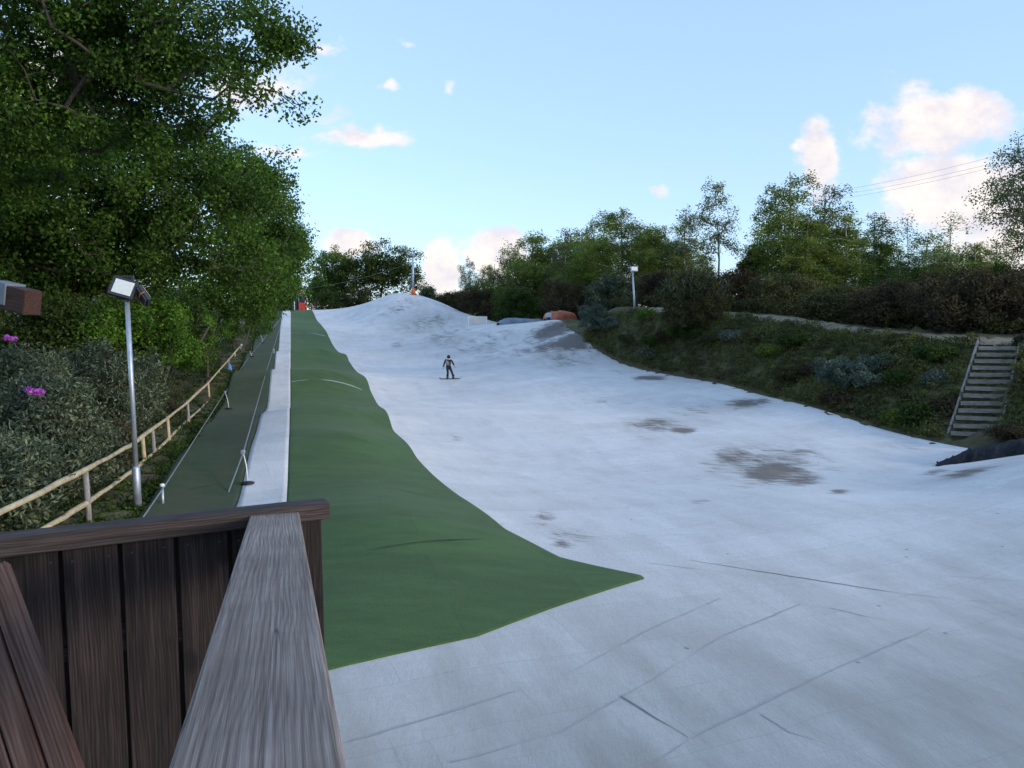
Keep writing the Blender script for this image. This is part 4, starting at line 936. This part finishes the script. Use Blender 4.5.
MB().box((fl / 2 - .3, .047, -1.3), (fl + .5, .045, .09)).build('cross_rail', M['rail_wood'], fence, .003)

# handrail: near end under the viewer, far end on the fence rail
A, B = at(256, 772, .62), at(275, 511, 2.42)
bd = B - A; bl = bd.length
rail = empty('handrail', A, 0, 'bleached grey wooden handrail beam running away from the viewer', 'handrail')
rm = Matrix(((bd.y, -bd.x, 0), (bd.x, bd.y, 0), (0, 0, 1)))
by = bd.normalized(); bx = by.cross(Vector((0, 0, 1))).normalized(); bz_ = bx.cross(by)
rot = Matrix((bx, by, bz_)).transposed()
rail.rotation_euler = rot.to_euler()
MB().box((0, bl / 2 - .35, -.024), (.146, bl + .7, .048)).build('beam', M['beam_wood'], rail, .006)
pb = MB().box((.0, bl - .12, -.05 - .5), (.07, .07, 1.0)); pb.build('post', M['dark_wood'], rail, .004)
MB().box((.045, bl / 2 - .4, -.048 - .05), (.03, bl + .3, .1)).build('side_rail', M['rail_wood'], rail, .003)
MB().box((0, -.55, -.55), (.07, .07, 1.0)).build('post', M['dark_wood'], rail, .004)
# leaning plank panel bottom left
pn = empty('plank_panel', at(-30, 560, 1.62), 0, 'brown plank panel leaning in the bottom left corner', 'panel')
p0 = Vector(pn.location)
c0, c1 = at(8, 562, 1.62), at(84, 772, 1.38)
dv = (c1 - c0); dn = dv.normalized(); side = Vector((-.93, -.18, -.32)); side = (side - dn * side.dot(dn)).normalized(); nrm = dn.cross(side).normalized()
rotp = Matrix((side, -nrm, -dn)).transposed(); pn.location = c0; pn.rotation_euler = rotp.to_euler()
for i in range(8):
    ob = MB().box((0, 0, -.6), (.048, .024, 1.2)).build('board', M['brown_wood'], pn, .003); ob.location = (.024 + i * .053, .003 * (i % 2), -.004 * (i % 3))
# deck the viewer stands on
dk = MB(); 
for i in range(16): dk.box((-.95 + i * .0, -1.2 + i * .148, EYE - 1.66), (2.6, .14, .03))
deck = dk.build('deck_floor', M['brown_wood'], None, .003); tag(deck, kind='structure')

# timber beam end at the left edge
tb = empty('timber_beam', at(-45, 288, 7.0), 0, 'brown timber beam end with a grey metal cap at the left picture edge', 'beam')
a0, a1 = at(-60, 280, 7.2), at(33, 303, 6.7); bv = (a1 - a0); tb.location = a0
qr = bv.to_track_quat('X', 'Z'); tb.rotation_euler = qr.to_euler()
MB().box((bv.length / 2 - .5, 0, 0), (bv.length + 1.0, .16, .215)).build('beam', M['dark_red_wood'], tb, .008)
MB().box((bv.length - .36, 0, .03), (.24, .185, .19)).build('metal_cap', M['cap_metal'], tb, .004)
MB().box((-.7, 0, -2.2), (.14, .14, 4.6)).build('post', M['dark_wood'], tb, .006)

# ------------------------------------------------------------------ pole fence
def fY(px): return 4.005 / ((512 - px) / FPX - 0.29)
pf = empty('pole_fence', (fence_x(15.5), 15.5, h(fence_x(15.5), 15.5)), 0, 'yellow pole fence with two wavy rails climbing the left bank', 'fence')
o0 = Vector(pf.location)
TOP = [(-60, 545), (0, 513), (87, 469), (131, 445), (182, 407), (208, 383), (241, 345.5)]
LOW = [(-60, 588), (44, 529), (87, 503), (135, 469), (160, 447), (190, 418), (215, 395.5), (228, 376), (240.6, 355)]
for pts in (TOP, LOW):
    P = [at(a, b, fY(a)) - o0 for a, b in pts]; PP = []
    for a, b in zip(P[:-1], P[1:]):
        for i in range(5): PP.append(a.lerp(b, i / 5) + Vector((0, 0, .012 * math.sin(i * 2.1 + a.x))))
    PP.append(P[-1]); MB().tube(PP, [.052 + .007 * math.sin(i * .9) for i in range(len(PP))], 9).build('rail', M['yellow_wood'], pf)
def low_y(px): return np.interp(px, [q[0] for q in TOP], [q[1] for q in TOP])
for px, mt in ((-25, 'grey_wood'), (86, 'grey_wood'), (143, 'yellow_wood'), (153, 'grey_wood'), (168, 'yellow_wood'), (188, 'grey_wood'), (208.5, 'yellow_wood'), (219, 'yellow_wood'), (229, 'yellow_wood'), (235, 'yellow_wood'), (241, 'yellow_wood')):
    Y = fY(px); tp = at(px, low_y(px), Y) + Vector((0, 0, .04)); tp = tp + Vector((-.05, .06, 0)); gz = h(tp.x, tp.y) - .3
    bt = Vector((tp.x + .06, tp.y, min(gz, tp.z - .9)))
    MB().tube([bt - o0, bt.lerp(tp, .5) - o0, tp - o0], [.06, .057, .054], 9).build('post', M[mt], pf)
cp_ = at(241.5, 345, fY(241)); MB().lathe([(.0, -.09), (.07, -.07), (.085, 0), (.07, .07), (0, .09)], cp_ - o0, 10).build('rail_cap', M['white_paint'], pf)
bg_ = at(229.5, 369, fY(229) - .15); bgo = empty('hanging_bag', bg_, 0, 'small blue cloth bag hung on the far part of the pole fence', 'bag')
MB().lathe([(.05, .32), (.12, .25), (.17, 0), (.19, -.3), (.14, -.42), (.05, -.45)], (0, 0, 0), 10).build('sack', M['blue'], bgo); MB().tube([(0, 0, .3), (-.02, .05, .5), (0, .15, .55)], .02, 6).build('strap', M['blue'], bgo)

# ------------------------------------------------------------------ floodlights
def lamp_head(parent, loc, rot, s=1.0):
    """LED floodlight facing its local -Y"""
    g = bpy.data.objects.new('lamp_head', None)
    b = MB(); b.box((0, .05, 0), (.52 * s, .10 * s, .46 * s)); 
    for i in range(9): b.box(((-.22 + i * .055) * s, .13 * s, 0), (.012 * s, .07 * s, .40 * s))
    hd = b.build('lamp_head', M['dark_steel'], parent, .006); hd.location = loc; hd.rotation_euler = rot
    bpy.data.objects.remove(g)
    MB().box((0, -.003, 0), (.40 * s, .012, .34 * s)).build('lens', M['lamp_glass'], hd, .004)
    br = MB(); br.tube([(-.28 * s, .05, 0), (-.28 * s, .2 * s, 0), (.28 * s, .2 * s, 0), (.28 * s, .05, 0)], .014 * s, 6)
    br.build('bracket', M['copper'], hd)
    return hd
lp = hit(138, 507); lb_ = Vector((lp.x, lp.y, lp.z)); ltop = at(127, 300, lp.y)
lamp = empty('floodlight_pole', lb_, 0, 'tall grey floodlight pole with square lamp heads beside the pole fence', 'floodlight')
tv = ltop - lb_
MB().tube([(0, 0, -.3), tv * .19, tv * .2], [.088, .085, .06], 14).build('pole_sleeve', M['steel'], lamp)
MB().tube([tv * .19, tv], [.055, .05], 14).build('pole', M['steel'], lamp)
MB().box(tv + Vector((0, 0, .03)), (.5, .06, .06)).build('crossbar', M['dark_steel'], lamp, .004)
lamp_head(lamp, tv + Vector((-.02, -.12, .27)), (R(-24), R(16), R(14)), .98)
lamp_head(lamp, tv + Vector((.37, .12, .12)), (R(-30), R(20), R(120)), .82)
lamp_head(lamp, tv + Vector((-.2, .3, .36)), (R(20), R(0), R(190)), .8)
lq = at(635, 313, 59.5); lq.z = h(lq.x, lq.y)
l2 = empty('lamp_post', lq, 0, 'slim pale lamp post on top of the right bank', 'lamp post')
tv2 = at(632.5, 270, 59.5) - lq
MB().tube([(0, 0, -.2), tv2 * .3, tv2], [.10, .075, .06], 10).build('pole', M['steel'], l2)
hd = MB().box((0, 0, 0), (.5, .28, .34), Euler((R(-20), 0, R(15))).to_matrix()); hd = hd.build('lamp_head', M['white_paint'], l2, .02); hd.location = tv2 + Vector((.12, 0, .05))
MB().box((0, 0, 0), (.62, .06, .06)).build('crossarm', M['dark_steel'], l2).location = tv2 + Vector((-.25, 0, .06))
# mast behind the mound
mq = at(413, 292, 103); mq.z = h(mq.x, mq.y); mast = empty('lattice_mast', mq, 0, 'grey tapering mast with lamp bar behind the mound top', 'mast')
mt_ = at(413, 254, 103) - mq
MB().tube([(0, 0, -.3), mt_ * .5, mt_], [.2, .16, .09], 8).build('pole', M['steel'], mast)
for z_ in (.55, .8, .97): MB().box(mt_ * z_ + Vector((0, -.1, 0)), (.9 * (1.1 - z_) + .5, .12, .12)).build('crossarm', M['steel'], mast)

# ------------------------------------------------------------------ drag lift
G_LIFT = 'drag lift hangers'
def lift_cable(pts, label, r=.02):
    P = [at(*q) for q in pts]; o_ = P[0]; PP = []
    for a, b in zip(P[:-1], P[1:]):
        for i in range(8): PP.append(a.lerp(b, i / 8) - o_)
    PP.append(P[-1] - o_)
    ob = MB().tube(PP, r, 5).build('lift_cable', M['cable'], None); ob.location = o_; tag(ob, label, 'cable')
lift_cable([(130, 536, 13.5), (164, 487, 17.5), (222, 397, 38), (249, 357, 58), (281, 318, 94)], 'thin lift cable along the fence side of the dark lane')
lift_cable([(215, 536, 16.0), (224, 504, 18.5), (243, 453, 20.5), (265, 376, 44), (279, 330, 80), (289, 300, 104)], 'thin lift cable along the edge of the white track')
def lift_post(px, py0, py1, Y, label):
    a = at(px, py1, Y); a.z = h(a.x, a.y); b = at(px, py0, Y); r_ = empty('lift_post', a, 0, label, 'post', 'short lift cable posts'); d = b - a
    MB().tube([(0, 0, -.2), (0, 0, d.z)], .035, 8).build('pole', M['steel'], r_); MB().lathe([(.03, 0), (.055, .015), (.055, .06), (.03, .08)], (0, 0, d.z), 10).build('pulley', M['white_paint'], r_)
lift_post(163, 487, 512, 17.5, 'short grey lift post nearest the fence corner, at the lane edge')
lift_post(266, 377, 395, 44, 'short lift post halfway up between lane and white track')
lift_post(274, 350, 358, 60, 'small lift post high up at the left of the white track')
def hanger(px0, py0, px1, py1, Y, label):
    a = at(px0, py0, Y); b = at(px1, py1, Y - .3); g = h(b.x, b.y) + .09
    b.z = max(b.z, g); r_ = empty('lift_hanger', b, 0, label, 'lift hanger', G_LIFT); d = a - b
    MB().tube([(0, 0, 0), d * .55 + Vector((.03, 0, 0)), d], .016, 6).build('pole', M['white_paint'], r_)
    MB().lathe([(.02, -.03), (.15, -.025), (.165, 0), (.15, .025), (.02, .05)], (0, 0, 0), 16).build('seat_disc', M['black'], r_)
    MB().box(d, (.09, .12, .10)).build('clamp', M['steel'], r_, .01)
hanger(243, 452, 248, 487, 19.9, 'nearest lift hanger with its black disc resting on the white track')
hanger(225, 392, 229, 409, 36, 'lift hanger with a small black disc over the dark lane near the fence')
hanger(250, 352, 252, 362, 58, 'far lift hanger at the shaded end of the lane')
hanger(261, 335, 262.5, 343, 74, 'farthest lift hanger under the trees by the track top')
# lift head station at the top
sq = at(301, 310, 107); sq.z = h(sq.x, sq.y); st_ = empty('lift_station', sq, 0, 'red and dark lift drive station with a pale wheel at the carpet top', 'lift station')
MB().box((.15, 0, .55), (.75, .7, 1.1)).build('drive_box', M['red'], st_, .03)
MB().box((.15, .1, 1.6), (.7, .6, .9)).build('motor_housing', M['dark_steel'], st_, .05)
MB().tube([(-.25, 0, -.2), (-.25, 0, 2.9)], .09, 8).build('post', M['steel'], st_)
w_ = MB().lathe([(.1, -.06), (.42, -.06), (.46, 0), (.42, .06), (.1, .06)], (0, 0, 0), 20).build('return_wheel', M['pink'], st_); w_.location = (.05, -.2, 2.5); w_.rotation_euler = (R(75), 0, 0)
MB().box((-.9, .4, 1.0), (.9, .7, 2.0)).build('cable_housing', M['dark_steel'], st_, .08)
mk = at(294.5, 310, 106.3); mk.z = h(mk.x, mk.y); mko = empty('marker_post', mk, 0, 'white marker post at the top between track and carpet', 'post')
MB().tube([(0, 0, -.2), (0, 0, 1.35)], .07, 8).build('pole', M['white_paint'], mko); MB().lathe([(.07, 0), (.11, .02), (.11, .12), (.03, .16)], (0, 0, 1.35), 8).build('cap', M['white_paint'], mko)
hs = MB()
# cable from the station to the mast
a_, b_ = at(302, 289, 107), at(413, 262, 103); PP = [a_.lerp(b_, i / 14) - a_ + Vector((0, 0, -.5 * math.sin(math.pi * i / 14))) for i in range(15)]
ob = MB().tube(PP, .012, 5).build('overhead_cable', M['wire'], None); ob.location = a_; tag(ob, 'thin overhead cable from the lift station to the mast', 'cable')
# power lines in the sky on the right
for i, (y0, y1) in enumerate(((186, 142), (189, 150), (193, 154))):
    a_, b_ = at(760, y0 + 14, 120), at(1080, y1 - 8, 62); PP = [a_.lerp(b_, k_ / 20) - a_ + Vector((0, 0, -.9 * math.sin(math.pi * k_ / 20))) for k_ in range(21)]
    ob = MB().tube(PP, .012, 5).build('power_line', M['wire'], None); ob.location = a_
    tag(ob, ['uppermost of the three power lines crossing the clouds on the right', 'middle one of the three power lines crossing the clouds on the right', 'lowest of the three power lines crossing the clouds on the right'][i], 'power line', 'power lines in the sky')

# ------------------------------------------------------------------ small things at the top of the slope
cq = hit(413.5, 298); cq = at(413.5, 295, 99); cq.z = h(cq.x, cq.y) + .02
cone = empty('traffic_cone', cq, 0, 'orange cone-shaped marker on the mound top', 'cone')
MB().box((0, 0, .04), (.8, .8, .08)).build('base', M['orange'], cone, .02); MB().lathe([(.32, .08), (.22, .4), (.12, .75), (.07, .85)], (0, 0, 0), 14).build('body', M['orange'], cone)
bq = at(477.5, 327, 82); bq.z = h(bq.x, bq.y)
brd = empty('barrier_board', bq, R(6), 'white framed board standing on the saddle beside the mound', 'board')
MB().box((0, 0, .45), (1.9, .03, .72)).build('panel', M['white_mat'], brd)
for sx in (-1, 1): MB().box((sx * .97, 0, .45), (.09, .09, .95)).build('post', M['white_paint'], brd, .01)
MB().box((0, 0, .87), (1.85, .08, .09)).build('top_bar', M['white_paint'], brd, .01)
def heap(name, label, cat, mat, px0, px1, pyt, pyb, Y, seed, end=None, parts=None):
    rng = random.Random(seed); a, b = at(px0, pyb, Y), at(px1, pyb, Y + 2); L = (b - a).length; mid = (a + b) / 2; mid.z = h(mid.x, mid.y); hh = (pyb - pyt) / FPX * Y
    root = empty(name, mid, math.atan2(b.y - a.y, b.x - a.x), label, cat); nu, nv = 28, 14; V_ = []; F_ = []
    for i in range(nu + 1):
        u = i / nu; env = min(1, 7 * u) ** .6 * min(1, 5 * (1 - u)) ** .7
        for j in range(nv + 1):
            t = j / nv * math.pi; r = 1 + rng.uniform(-.07, .07)
            V_.append(((u - .5) * L, -math.cos(t) * hh * .95 * (.6 + .4 * env) * r, math.sin(t) ** .4 * hh * (.3 + .7 * env) * r * .82 * (1 + .06 * math.sin(u * 9 + seed)) - .05))
    for i in range(nu):
        for j in range(nv): q = i * (nv + 1) + j; F_.append((q, q + nv + 1, q + nv + 2, q + 1))
    link(bpy.data.objects.new('sheet', np_mesh('sheet', V_, F_, mat, True)), root); return root, L, hh
rt, L_, hh_ = heap('covered_heap', 'brick-red sheeted heap with a pale end at the upper right slope corner', 'heap', M['brick_red'], 548, 573, 311, 323, 73.5, 3)
MB().box((-L_ / 2 + .05, -.05, hh_ * .35), (.12, .8, hh_ * .55)).build('end_board', M['steel'], rt, .02); MB().box((-L_ / 2 - .02, -.1, .16), (.16, .5, .3)).build('dark_opening_block', M['black'], rt, .01)  # solid black block stands in for the dark inside of the heap's end
heap('tarpaulin', 'blue-grey tarpaulin lying on the slope top beside the red heap', 'tarpaulin', M['blue_tarp'], 498, 549, 319, 327, 77.5, 5)

# ------------------------------------------------------------------ steps up the bank
sb0, sb1 = at(949, 440, 29.8), at(999, 438, 29.3); stp0, stp1 = at(979, 347, 34.0), at(1020, 345.5, 33.5)
steps = empty('timber_steps', (sb0 + sb1) / 2, 0, 'overgrown timber steps with pale side boards climbing the right bank', 'steps')
so = Vector(steps.location)
NS = 13
M['riser_wood'] = wood_mat('mossy_riser', (0.14, 0.12, 0.095), (0.26, 0.23, 0.19), (0.40, 0.365, 0.32), 0, False, .9, .6)
for i in range(NS):
    t = i / NS; t2 = (i + 1) / NS
    a, b = sb0.lerp(stp0, t), sb1.lerp(stp1, t); a2, b2 = sb0.lerp(stp0, t2), sb1.lerp(stp1, t2)
    top = (a2.z + b2.z) / 2 - so.z
    f = [a - so, b - so, b2 - so, a2 - so]; zb = (a.z + b.z) / 2 - so.z - .25
    # earth tread with its riser board
    MB().hexa([Vector((q.x, q.y, zb)) for q in f], [Vector((q.x, q.y, top - .035)) for q in f]).build('tread', M['ground'], steps)
    dd = (b - a); ln_ = dd.length; ax = math.atan2(dd.y, dd.x)
    rz = MB().box((0, 0, 0), (ln_ - .04, .05, (a2.z - a.z) * .62))  .build('riser', M['riser_wood'], steps, .006)
    rz.location = (a + b) / 2 - so + Vector((.012, -.03, (a2.z - a.z) * .68)); rz.rotation_euler = (R(-4), R(random.Random(i).uniform(-1.2, 1.2)), ax)
def stringer(a, b, name='side_board'):
    ts = np.linspace(.05, .95, 12); P_ = [a.lerp(b, float(q)) for q in ts]
    lift = max(0, max(h(q.x, q.y) - q.z for q in P_) - .02); a = a + Vector((0, 0, lift)); b = b + Vector((0, 0, lift * .7))
    d = b - a; q = d.to_track_quat('Y', 'Z'); o_ = MB().box((0, d.length / 2, 0), (.07, d.length, .2)).build(name, M['grey_wood2'] if 'grey_wood2' in M else M['grey_wood'], steps, .006)
    o_.location = a - so; o_.rotation_euler = q.to_euler()
M['grey_wood2'] = wood_mat('pale_side_board', (0.15, 0.138, 0.128), (0.235, 0.22, 0.207), (0.33, 0.312, 0.298), 1, False, .9, .6)
up = Vector((0, 0, .16))
stringer(sb0 + up + Vector((-.05, 0, 0)), stp0 + up * 1.3 + Vector((-.05, 0, 0))); stringer(sb1 + up * 2 + Vector((.05, 0, 0)), stp1 + up * 2.2 + Vector((.05, 0, 0)))
rng = np.random.default_rng(77); sp = []
for i in range(NS):
    for _ in range(13):
        q = sb0.lerp(stp0, (i + .6) / NS).lerp(sb1.lerp(stp1, (i + .6) / NS), rng.random()); sp.append((q.x, q.y, q.z + .12))
o_ = cover('steps_grass', np.array(sp), M['cover_leaf'], 16, .16, .14, .025, 78, 'grass and moss tufts growing on the timber steps')

# black plastic sheet at the foot of the steps
def black_sheet():
    rng = np.random.default_rng(12)
    top = [(935, 463), (950, 458), (965, 451), (978, 447), (1000, 443), (1024, 438), (1075, 436), (1120, 430)]
    bot = [(935, 466), (950, 468.5), (965, 469), (978, 469), (1000, 467), (1024, 459), (1075, 446), (1120, 440)]
    NU, NV = 60, 16; V_ = []; F_ = []; o0 = at(1000, 467, 24)
    for i in range(NU + 1):
        u = i / NU * (len(top) - 1); k = min(int(u), len(top) - 2); f = u - k
        pt = [top[k][j] + (top[k + 1][j] - top[k][j]) * f for j in (0, 1)]; pb = [bot[k][j] + (bot[k + 1][j] - bot[k][j]) * f for j in (0, 1)]
        a = at(pb[0], pb[1], 24.2); b = at(pt[0], pt[1], 25.6)
        for j in range(NV + 1):
            v = j / NV; q = a.lerp(b, v); wr = .035 * math.sin(u * 5.3 + v * 4) + .03 * math.sin(u * 11.7 - v * 7) + .02 * math.sin(u * 23 + v * 13)
            q = q + Vector((0, -.12 * math.sin(math.pi * v) , .28 * math.sin(math.pi * v) * min(1, .25 + i / 25) + wr * math.sin(math.pi * v) + rng.normal(0, .003)))
            V_.append(q - o0)
        q = at(pt[0], pt[1], 25.6) + Vector((0, .7, -.6)); V_.append(q - o0)
    w = NV + 2
    for i in range(NU):
        for j in range(NV + 1): q = i * w + j; F_.append((q, q + w, q + w + 1, q + 1))
    m, t, p, o = new_mat('black_plastic'); tcx = N(t, 'ShaderNodeTexCoord'); n = noise(t, tcx.outputs['Object'], 3, 6, .6)
    setc(t, p, ramp(t, n.outputs['Fac'], [(.35, (.004, .005, .008)), (.7, (.013, .015, .022))])); p.inputs['Roughness'].default_value = .5; p.inputs['Specular IOR Level'].default_value = .12; bump(t, p, n.outputs['Fac'], .7, .08)
    ob = link(bpy.data.objects.new('plastic_sheet', np_mesh('plastic_sheet', V_, F_, m, True))); ob.location = o0
    tag(ob, 'crumpled black plastic sheet lying at the foot of the timber steps', 'sheet')
black_sheet()
# heather patch behind the sheet
shrub('heather_bush', 'reddish brown heather patch right behind the black plastic sheet', 'shrub', 1018, 430, 27.8, 36, None, M['hedge_brown'], 131, 170, 60, .1, .03, .22, depth=.7)

# ------------------------------------------------------------------ snowboarder
pp = hit(450, 379.5, 40, 60); pp.z = h(pp.x, pp.y) + .03
def skin_mesh(name, nodes, edges, mat, parent):
    me = bpy.data.meshes.new(name); me.from_pydata([n[0] for n in nodes], edges, []); ob = bpy.data.objects.new(name, me); link(ob)
    ob.modifiers.new('s', 'SKIN'); sub = ob.modifiers.new('u', 'SUBSURF'); sub.levels = 2; sub.render_levels = 2
    for v, n in zip(me.skin_vertices[0].data, nodes): v.radius = (n[1], n[1] * (n[2] if len(n) > 2 else 1)); v.use_root = False
    me.skin_vertices[0].data[0].use_root = True
    dg = bpy.context.evaluated_depsgraph_get(); m2 = bpy.data.meshes.new_from_object(ob.evaluated_get(dg)); m2.name = name
    bpy.data.objects.remove(ob); m2.materials.clear(); m2.materials.append(mat); m2.polygons.foreach_set('use_smooth', [True] * len(m2.polygons))
    return link(bpy.data.objects.new(name, m2), parent)
per = empty('person', pp, 0, 'snowboarder in black clothing riding down the white slope with arms held out', 'person')
z0 = .07
J = dict(pel=(-.10, 0, .80), chest=(-.12, -.03, 1.15), neck=(-.09, -.03, 1.36), head=(-.08, -.04, 1.47), crown=(-.08, -.03, 1.60), sl=(-.29, -.02, 1.30), sr=(.09, -.02, 1.30), el=(-.39, -.03, 1.02), er=(.21, -.06, 1.08), hl=(-.45, -.08, .76), hr=(.34, -.12, .88),
         pl=(-.19, 0, .78), pr=(0, 0, .78), kl=(-.13, -.10, .44), kr=(.15, -.08, .44), al=(-.17, 0, z0 + .08), ar=(.22, 0, z0 + .08), fl=(-.19, -.14, z0 + .03), fr=(.25, -.14, z0 + .03))
E_ = lambda names, pairs: [(names.index(a), names.index(b)) for a, b in pairs]
nm = ['pel', 'chest', 'neck', 'head', 'crown', 'sl', 'sr', 'el', 'er', 'hl', 'hr', 'pl', 'pr', 'kl', 'kr', 'al', 'ar', 'fl', 'fr']
rad = dict(pel=.12, chest=.125, neck=.055, head=.095, crown=.07, sl=.06, sr=.06, el=.042, er=.042, hl=.034, hr=.034, pl=.09, pr=.09, kl=.06, kr=.06, al=.045, ar=.045, fl=.035, fr=.035)
body = skin_mesh('body', [(J[k], rad[k]) for k in nm], E_(nm, [('pel', 'chest'), ('chest', 'neck'), ('neck', 'head'), ('head', 'crown'), ('chest', 'sl'), ('chest', 'sr'), ('sl', 'el'), ('sr', 'er'), ('el', 'hl'), ('er', 'hr'), ('pel', 'pl'), ('pel', 'pr'), ('pl', 'kl'), ('pr', 'kr'), ('kl', 'al'), ('kr', 'ar'), ('al', 'fl'), ('ar', 'fr')]), M['skin'], per)
nj = ['chest', 'pel', 'nk', 'sl', 'sr', 'el', 'er', 'wl', 'wr']; J2 = dict(J); J2['nk'] = (-.095, -.03, 1.31); J2['wl'] = (-.44, -.07, .81); J2['wr'] = (.31, -.11, .92); J2['pel'] = (-.10, 0, .76)
rj = dict(chest=.155, pel=.145, nk=.075, sl=.078, sr=.078, el=.06, er=.06, wl=.048, wr=.048)
skin_mesh('jacket', [(J2[k], rj[k]) for k in nj], E_(nj, [('chest', 'pel'), ('chest', 'nk'), ('chest', 'sl'), ('chest', 'sr'), ('sl', 'el'), ('sr', 'er'), ('el', 'wl'), ('er', 'wr')]), M['black_cloth'], per)
nt_ = ['pel', 'pl', 'pr', 'kl', 'kr', 'al', 'ar']; rt_ = dict(pel=.135, pl=.105, pr=.105, kl=.078, kr=.078, al=.068, ar=.068)
skin_mesh('trousers', [(J[k], rt_[k]) for k in nt_], E_(nt_, [('pel', 'pl'), ('pel', 'pr'), ('pl', 'kl'), ('pr', 'kr'), ('kl', 'al'), ('kr', 'ar')]), M['black_cloth'], per)
MB().lathe([(.02, .17), (.09, .13), (.118, .04), (.122, -.03), (.118, -.05)], J['head'], 14).build('helmet', M['black_cloth'], per)
MB().hexa([(-.20, -.20, .95), (-.02, -.20, .95), (-.02, -.165, .95), (-.20, -.165, .95)], [(-.19, -.205, 1.2), (-.05, -.205, 1.2), (-.05, -.165, 1.2), (-.19, -.165, 1.2)]).build('shirt_front', M['grey_cloth'], per, .01)
for k in ('a', ):
    for s, hnd in (('hl', -1), ('hr', 1)):
        q = J[s]
        hb = MB()
        for f_ in range(4): hb.tube([(q[0] + (f_ - 1.5) * .018, q[1], q[2] - .02), (q[0] + (f_ - 1.5) * .022 + hnd * .01, q[1] - .02, q[2] - .07), (q[0] + (f_ - 1.5) * .022 + hnd * .01, q[1] - .045, q[2] - (.10, .115, .11, .09)[f_])], [.011, .01, .008], 6)
        hb.tube([(q[0] - hnd * .03, q[1], q[2]), (q[0] - hnd * .055, q[1] - .03, q[2] - .05)], [.012, .009], 6); hb.build('fingers', M['skin'], per)
for s in ('l', 'r'):
    a, f_ = J['a' + s], J['f' + s]
    MB().tube([(a[0], a[1] + .05, z0), (a[0], a[1] + .04, z0 + .24)], [.075, .08], 10).build('boot', M['black'], per)
    MB().box((a[0] * .5 + f_[0] * .5, -.06, z0 + .03), (.11, .28, .10)).build('boot', M['black'], per, .03)
sn = empty('snowboard', pp + Vector((.02, 0, .0)), R(-4), 'thin dark snowboard under the rider on the white slope', 'snowboard')
sl_ = (h(pp.x + .7, pp.y) - h(pp.x - .7, pp.y)) / 1.4; sy_ = (h(pp.x, pp.y + .3) - h(pp.x, pp.y - .3)) / .6
sn.rotation_euler = (math.atan(sy_), -math.atan(sl_), R(-4)); sn.location.z += .02
V_ = []; F_ = []
for i in range(21):
    t = -1 + 2 * i / 20; w = .135 * (1 - .12 * (1 - t * t)) * (1 if abs(t) < .86 else math.sqrt(max(0, 1 - ((abs(t) - .86) / .14) ** 2)) + .02); z = .10 * max(0, abs(t) - .8) / .2
    V_ += [(t * .77, -w, z + .012), (t * .77, w, z + .012), (t * .77, w, z), (t * .77, -w, z)]
for i in range(20):
    for k in range(4): F_.append((4 * i + k, 4 * i + (k + 1) % 4, 4 * i + 4 + (k + 1) % 4, 4 * i + 4 + k))
F_ += [(0, 3, 2, 1), (80, 81, 82, 83)]
link(bpy.data.objects.new('board', np_mesh('board', V_, F_, M['black'], False)), sn)
for x_ in (-.19, .22): MB().box((x_ - .02, 0, .03), (.1, .26, .035)).build('binding', M['dark_steel'], sn, .01)
